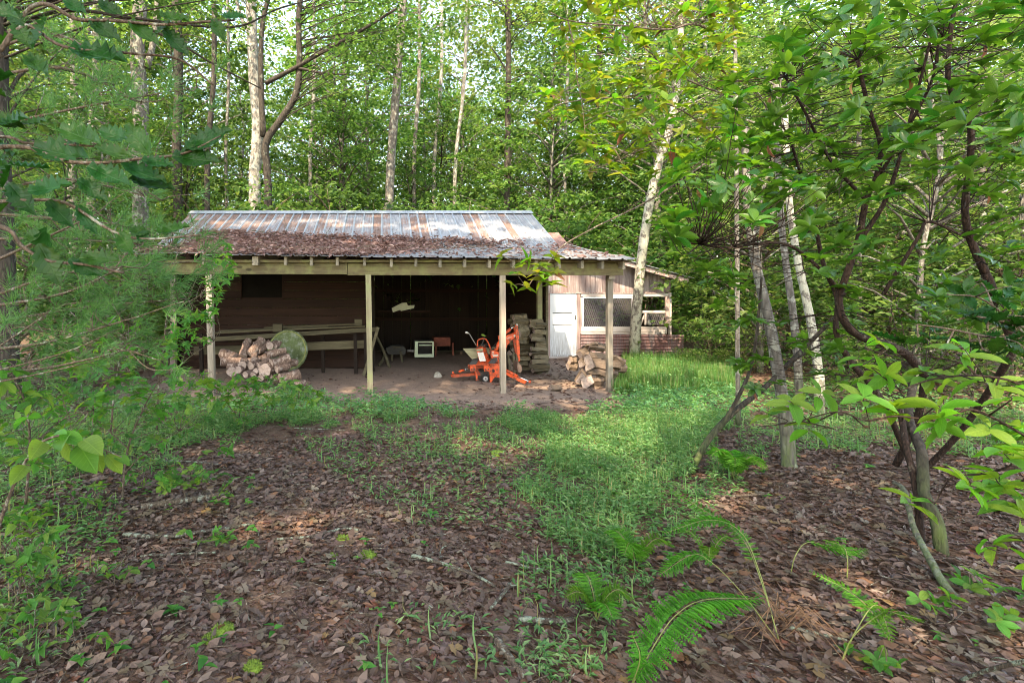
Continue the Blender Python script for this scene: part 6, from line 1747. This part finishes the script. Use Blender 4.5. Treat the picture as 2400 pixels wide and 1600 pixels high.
leaf_parts(sp, T_OVATE, P, D, N, L, Wd, M['lf_yellow'])
k = rng.choice(len(P), 22)
leaf_parts(sp, T_OVATE, P[k] + (0, 0, -.02), D[k] - (0, 0, .5), N[k], L[k], Wd[k] * .9, M['dead_leaf'], 22, 'dead_leaf', 'dead_leaves')

# ---- holly overhanging from the left
hl = thing('holly', 'holly reaching in from the left with large spiny leaves', 'holly', (-1.75, 1.25, 0), 'hollies')
hl_lines = [([(-560, 1300, 1.25), (-420, 700, 1.2), (-300, 420, 1.15), (-100, 200, 1.1), (0, 120, 1.1)], .016, .010),
    ([(-300, 420, 1.15), (-60, 355, 1.1), (60, 345, 1.06), (140, 375, 1.03), (230, 382, 1.0), (330, 372, 1.0), (430, 360, .98), (520, 318, .98)], .006, .0018),
    ([(0, 120, 1.1), (60, 30, 1.1), (110, 10, 1.05), (180, 45, 1.05), (260, 48, 1.05), (380, 58, 1.05), (470, 52, 1.05), (550, 48, 1.05)], .005, .002),
    ([(-200, 330, 1.15), (0, 320, 1.1), (60, 335, 1.08), (140, 338, 1.05), (250, 345, 1.02)], .004, .0018),
    ([(-300, 420, 1.15), (-50, 470, 1.1), (30, 470, 1.05), (150, 475, 1.05), (260, 540, 1.05), (340, 560, 1.05), (470, 550, 1.06)], .005, .002),
    ([(-200, 500, 1.1), (0, 530, 1.0), (50, 575, 1.0), (110, 610, 1.0), (200, 620, 1.0), (290, 640, 1.0)], .005, .002),
    ([(0, 120, 1.1), (60, 60, 1.1), (150, 110, 1.08), (300, 125, 1.1), (420, 140, 1.12), (500, 200, 1.12)], .004, .002)]
stems(hl, hl_lines, 'twig', 'twig', 7)
hleaf = [ # base px,py -> tip px,py, depth, half twist
    ((352, 366), (300, 292), 1.0, 1.0), ((305, 330), (235, 305), 1.0, .8), ((238, 338), (140, 300), 1.02, .7), ((310, 366), (222, 346), 1.0, .6), ((432, 352), (538, 306), .98, .8), ((402, 366), (510, 378), .98, .8), ((330, 375), (405, 390), .98, .4),
    ((210, 372), (80, 345), 1.03, .7), ((280, 385), (385, 425), 1.0, .6), ((205, 390), (300, 430), 1.0, .6), ((180, 420), (250, 470), 1.02, .6), ((300, 420), (405, 442), 1.02, .5), ((65, 450), (160, 430), 1.0, .8), ((110, 470), (170, 530), 1.04, .7), ((20, 430), (80, 500), 1.05, .8),
    ((180, 480), (225, 545), 1.05, .6), ((300, 540), (352, 545), 1.05, .5), ((275, 545), (310, 595), 1.05, .9), ((320, 548), (350, 560), 1.05, .6), ((365, 545), (440, 530), 1.06, .5), ((90, 570), (140, 665), 1.0, .9), ((55, 560), (100, 545), 1.0, .9), ((110, 530), (100, 630), 1.0, .7), ((185, 605), (270, 608), 1.0, .6), ((160, 608), (235, 645), 1.0, .7),
    ((230, 5), (285, 36), 1.05, 1.0), ((300, 48), (370, 105), 1.05, .7), ((210, 45), (280, 95), 1.05, .7), ((110, 40), (75, 110), 1.08, .7), ((370, 35), (440, 48), 1.05, .5), ((380, 65), (440, 130), 1.06, .5), ((500, 45), (525, 95), 1.05, .5), ((520, 38), (570, 40), 1.05, .4), ((400, 50), (365, 80), 1.05, .6), ((15, 20), (55, 60), 1.0, 1.2), ((-30, 10), (40, 40), .9, 1.2), ((30, 45), (70, 110), 1.1, .7), ((150, 0), (200, 30), 1.05, .8), ((60, 130), (110, 175), 1.08, .5), ((160, 115), (290, 140), 1.08, .5), ((-20, 270), (55, 300), 1.05, .7), ((0, 290), (60, 275), 1.05, .6), ((110, 285), (50, 290), 1.05, .5)]
P = np.array([W(a[0], a[1], d) for a, b_, d, t_ in hleaf]); Q = np.array([W(b_[0], b_[1], d + rng.uniform(-.03, .02)) for a, b_, d, t_ in hleaf])
D = Q - P; L = np.linalg.norm(D, axis=1)
N = np.array([(rng.normal(0, .25), -.55 + rng.normal(0, .25), 1 - .3 * t_) for *_, t_ in hleaf])
tws = np.array([t_ for *_, t_ in hleaf])
N[:, 1] -= tws * 1.3
leaf_parts(hl, T_HOLLY, P, D, N, L, np.clip(L * (.40 + .12 * tws), .03, .06), M['lf_holly'])
# the twigs also carry leaves outside and at the edge of the view
Ch = sample_poly([(-260, 120), (-20, 90), (60, 420), (20, 620), (-260, 600)], 22, 1.0, 1.4)
P, D, N, L, Wd = whorls(Ch, (3, 4), .075, .45, spread=75)
leaf_parts(hl, T_HOLLY, P, D, N, L, Wd, M['lf_holly'])

# ---- young white pine at the left
pine = thing('pine', 'young white pine with soft long needles left of the porch', 'pine', (-2.75, 3.5, 0), None)
S = stems(pine, [([(-40, 1266, 3.5), (-35, 900, 3.5), (-30, 500, 3.5), (-30, 100, 3.5), (-20, -200, 3.5)], .045, .02)], 'bark_dark', 'trunk', 9)
pl = []
for (a, b_, c, d0, d1) in [((-35, 720), (140, 690), (290, 625), 3.5, 2.6), ((-35, 700), (160, 640), (480, 610), 3.5, 3.2), ((-30, 560), (150, 560), (420, 580), 3.5, 3.1), ((-30, 450), (160, 420), (380, 470), 3.5, 3.0), ((-30, 300), (200, 250), (460, 205), 3.5, 3.0), ((-30, 360), (170, 330), (360, 380), 3.5, 2.8), ((-30, 180), (150, 160), (330, 240), 3.5, 2.9), ((-30, 820), (120, 800), (330, 740), 3.5, 2.7), ((-30, 620), (100, 560), (230, 500), 3.5, 2.6), ((-30, 120), (120, 80), (250, 140), 3.5, 2.8), ((-35, 880), (120, 860), (300, 820), 3.5, 2.8), ((-30, 500), (220, 520), (500, 560), 3.5, 3.4), ((-30, 760), (200, 720), (440, 700), 3.5, 3.3)]:
    pl.append(([(*a, d0), (*b_, (d0 + d1) / 2), (*c, d1)], .012, .003))
S2 = stems(pine, pl, 'twig', 'bough', 6)
Ct = []
for pts, _, _ in pl:
    Q = spline([W(*p) for p in pts], 12)[6:]
    for q in Q:
        for _ in range(1): Ct.append(q + rng.normal(0, 1, 3) * np.array((.13, .16, .07)))
Ct += list(sample_poly([(330, 600), (500, 570), (520, 640), (430, 730), (340, 700)], 16, 3.0, 3.4)) + list(sample_poly([(-20, 640), (420, 560), (430, 760), (300, 830), (-20, 800)], 56, 2.6, 3.8)) + list(sample_poly([(-20, 180), (430, 160), (430, 480), (-20, 520)], 18, 2.7, 3.6))
Ct = np.array(Ct)
twigs_to(Ct, S2, .0035, 'twig', 'twig', pine, .0)
m = 38
aim = unit(Ct - np.array((-2.75, 3.5, 1.4)) * 1.0 + (0, 0, .3))
Pn = np.repeat(Ct, m, 0) + np.repeat(aim, m, 0) * rng.uniform(-.06, .04, (len(Ct) * m, 1))
Dn = np.repeat(aim, m, 0) * .9 + unit(rng.normal(0, 1, Pn.shape)) * .8 + np.array((0, 0, -.12))
nd = build(MB().add(leafset(T_TRI, Pn, Dn, rng.normal(0, 1, Pn.shape), rng.uniform(.08, .14, len(Pn)), np.full(len(Pn), .0038))), 'needles', M['needle'], pine); nd['kind'] = 'stuff'

# ---- saplings at the left
def sapling(label, lines, poly, n, d0, d1, T, L, wr, nl, mat='lf_sapling', name='sapling', group='saplings on the left', spread=80, droop=.2, most=150, extra=()):
    b0 = lines[0][0][0]
    o = thing(name, label, 'sapling', (W(*b0)[0], b0[2], 0), group)
    S = stems(o, lines, 'twig', 'stem', 6)
    C = sample_poly(poly, n, d0, d1)
    twigs_to(C, S, .003, 'twig', 'twig', o, -.03)
    P, D, N, LL, Wd = whorls(C, nl, L, wr, spread=spread, droop=droop)
    leaf_parts(o, T, P, D, N, LL, Wd, M[mat], most)
    return o
sapling('sapling with small leaves in front of the left porch post', [([(368, 1010, 6.0), (372, 900, 6.0), (385, 800, 5.9), (398, 730, 5.9), (470, 690, 5.8), (520, 610, 5.7)], .012, .003), ([(372, 900, 6.0), (440, 840, 5.9), (500, 800, 5.8)], .006, .003)],
        [(380, 790), (470, 700), (490, 600), (535, 560), (550, 640), (500, 760), (490, 800), (420, 850)], 95, 5.4, 6.2, T_OVATE, .085, .45, (4, 6))
sapling('low spreading sapling at the foot of the log heap', [([(560, 985, 6.6), (570, 920, 6.6), (620, 900, 6.5), (700, 905, 6.4)], .008, .003), ([(560, 985, 6.6), (500, 900, 6.5), (450, 870, 6.4)], .008, .003)],
        [(400, 860), (520, 880), (620, 880), (760, 905), (740, 960), (640, 960), (480, 960), (400, 930)], 120, 5.8, 6.8, T_OVATE, .09, .5, (4, 6))
sapling('maple sapling with lobed leaves at the middle left', [([(285, 1180, 4.1), (300, 1050, 4.1), (340, 950, 4.0), (380, 880, 3.9)], .010, .003), ([(300, 1050, 4.1), (220, 980, 4.0), (130, 930, 3.8)], .006, .003), ([(290, 1110, 4.1), (340, 1060, 4.0), (420, 1010, 3.9)], .005, .003)],
        [(60, 850), (200, 830), (350, 800), (480, 880), (520, 960), (430, 1040), (250, 1040), (90, 960)], 75, 3.5, 4.6, T_LOBE, .095, .85, (3, 4), spread=85)
sapling('dense sapling with oval leaves at the left edge', [([(60, 1180, 3.6), (70, 1050, 3.5), (60, 950, 3.4), (20, 860, 3.3)], .010, .003), ([(70, 1050, 3.5), (150, 980, 3.4), (220, 960, 3.3)], .005, .003)],
        [(-40, 830), (120, 850), (240, 930), (260, 1040), (150, 1110), (-40, 1100)], 75, 2.9, 4.0, T_OVAL, .09, .5, (3, 5))
sapling('small leaved sapling under the pine boughs', [([(260, 1010, 5.2), (270, 900, 5.2), (290, 820, 5.2), (330, 760, 5.2)], .010, .003)],
        [(150, 760), (330, 740), (420, 780), (380, 880), (250, 900), (120, 860)], 80, 4.8, 5.8, T_OVATE, .09, .5, (4, 6))
sapling('low leafy seedlings along the lower left edge', [([(40, 1420, 2.7), (50, 1330, 2.7), (30, 1250, 2.6)], .006, .002), ([(50, 1330, 2.7), (110, 1270, 2.7)], .004, .002)],
        [(-30, 1180), (110, 1200), (150, 1300), (110, 1450), (-30, 1520)], 40, 2.3, 2.9, T_OVATE, .07, .5, (3, 5))
sapling('low lobed seedling beside the dark rotten branch', [([(440, 1185, 4.1), (430, 1130, 4.1), (470, 1120, 4.1)], .004, .002)],
        [(330, 1090), (480, 1090), (560, 1120), (540, 1170), (400, 1160)], 22, 3.7, 4.2, T_LOBE, .09, .8, (2, 4))
sapling('small upright seedling in the litter left of the middle', [([(498, 1140, 4.6), (498, 1080, 4.6), (500, 1050, 4.6)], .003, .002)],
        [(470, 1040), (550, 1040), (560, 1075), (480, 1075)], 5, 4.4, 4.7, T_OVATE, .08, .55, (3, 4))
sapling('seedling with green leaves over the pale green branch', [([(490, 1290, 3.4), (500, 1260, 3.4), (520, 1240, 3.4)], .003, .002)],
        [(430, 1240), (540, 1235), (545, 1290), (450, 1290)], 8, 3.2, 3.5, T_OVATE, .07, .6, (3, 4))
sapling('low seedling with rounded leaves at the lower left', [([(270, 1390, 2.9), (270, 1340, 2.9), (290, 1320, 2.9)], .003, .002)],
        [(230, 1300), (310, 1300), (310, 1350), (240, 1350)], 7, 2.7, 3.0, T_OVAL, .06, .6, (3, 4))
for (px, py, lab, k_) in [(60, 1240, 'leafy seedling clump at the left edge above the dark branch', 16), (200, 1210, 'leafy seedling clump left of the pale green branch', 14), (90, 1400, 'leafy seedling clump low at the left edge', 14), (330, 1150, 'leafy seedling clump behind the dark rotten branch', 12), (60, 1540, 'leafy seedling clump in the bottom left corner', 12), (180, 1560, 'small leafy seedling clump right of the bottom left corner', 8), (420, 1030, 'leafy seedling clump before the spreading sapling', 16), (240, 1090, 'leafy seedling clump under the big drooping leaves', 14), (560, 1010, 'leafy seedling clump at the left end of the grass band', 12)]:
    c = G(px, py); o = thing('seedling_clump', lab, 'seedling', c, 'seedling clumps on the left')
    C = c + np.stack([rng.normal(0, .10, k_), rng.normal(0, .10, k_), rng.uniform(.05, .26, k_)], -1)
    twigs_to(C, np.array([c, c + (0, 0, .03)]), .0022, 'twig', 'twig', o, 0)
    P, D, N, L, Wd = whorls(C, (3, 5), .058, .55, spread=78)
    leaf_parts(o, T_OVATE, P, D, N, L, Wd, M['lf_sapling'], 60)
# sprig of big leaves
sg = thing('big_leaf_sapling', 'sapling with a few big drooping light green leaves at left', 'sapling', (W(-120, 1400, 2.1)[0], 2.1, 0), 'saplings on the left')
stems(sg, [([(-60, 1600, 2.2), (-20, 1300, 2.0), (60, 1080, 1.9), (140, 1020, 1.85), (220, 1045, 1.8), (285, 1070, 1.8)], .008, .002)], 'twig', 'stem', 6)
bl = [((150, 1022), (172, 1118)), ((185, 1040), (228, 1120)), ((160, 1025), (120, 1050)), ((215, 1055), (252, 1120)), ((250, 1065), (298, 1118)), ((270, 1070), (315, 1085)), ((140, 1018), (215, 1040)), ((100, 1035), (70, 1075)), ((195, 1030), (250, 1060)), ((70, 1070), (20, 1085)), ((60, 1090), (15, 1140)), ((120, 1022), (165, 1000))]
P = np.array([W(a[0], a[1], 1.82) for a, b_ in bl]); Q = np.array([W(b_[0], b_[1], 1.72 + rng.uniform(-.06, .06)) for a, b_ in bl]); D = Q - P; L = np.linalg.norm(D, axis=1)
leaf_parts(sg, T_LONG, P, D, np.array([(rng.normal(0, .6), -.55, 1.0) for _ in bl]), L * .7, L * .36, M['lf_light'])
# bare twigs reaching across the left
stick([W(-60, 905, 3.0), W(120, 870, 3.0), W(280, 830, 3.1)], .007, .002, 'long bare pale twig slanting across the left', 'bare twigs at left', 'twig', 'bare_twig', 'twig')
stick([W(-60, 850, 2.6), W(60, 770, 2.7), W(110, 735, 2.7)], .006, .002, 'bare pale twig rising at the left edge', 'bare twigs at left', 'twig', 'bare_twig', 'twig', side=[([W(85, 752, 2.7), W(105, 745, 2.7), W(112, 725, 2.7)], .002)])
stick([W(-60, 880, 2.9), W(140, 830, 3.0), W(280, 770, 3.1)], .006, .002, 'thin bare twig above the long one at left', 'bare twigs at left', 'twig', 'bare_twig', 'twig')
# long bough crossing the top left
stick([W(-40, 210, 5.5), W(110, 165, 5.6), W(200, 180, 5.8), W(260, 195, 6.0)], .03, .02, 'dark crooked bough crossing the trees at the top left', 'boughs crossing the top left', 'bark_dark', 'crossing_bough', 'bough') if False else None
print('triangles', sum(len(o.data.polygons) for o in bpy.data.objects if o.type == 'MESH'), 'objects', len(bpy.data.objects))
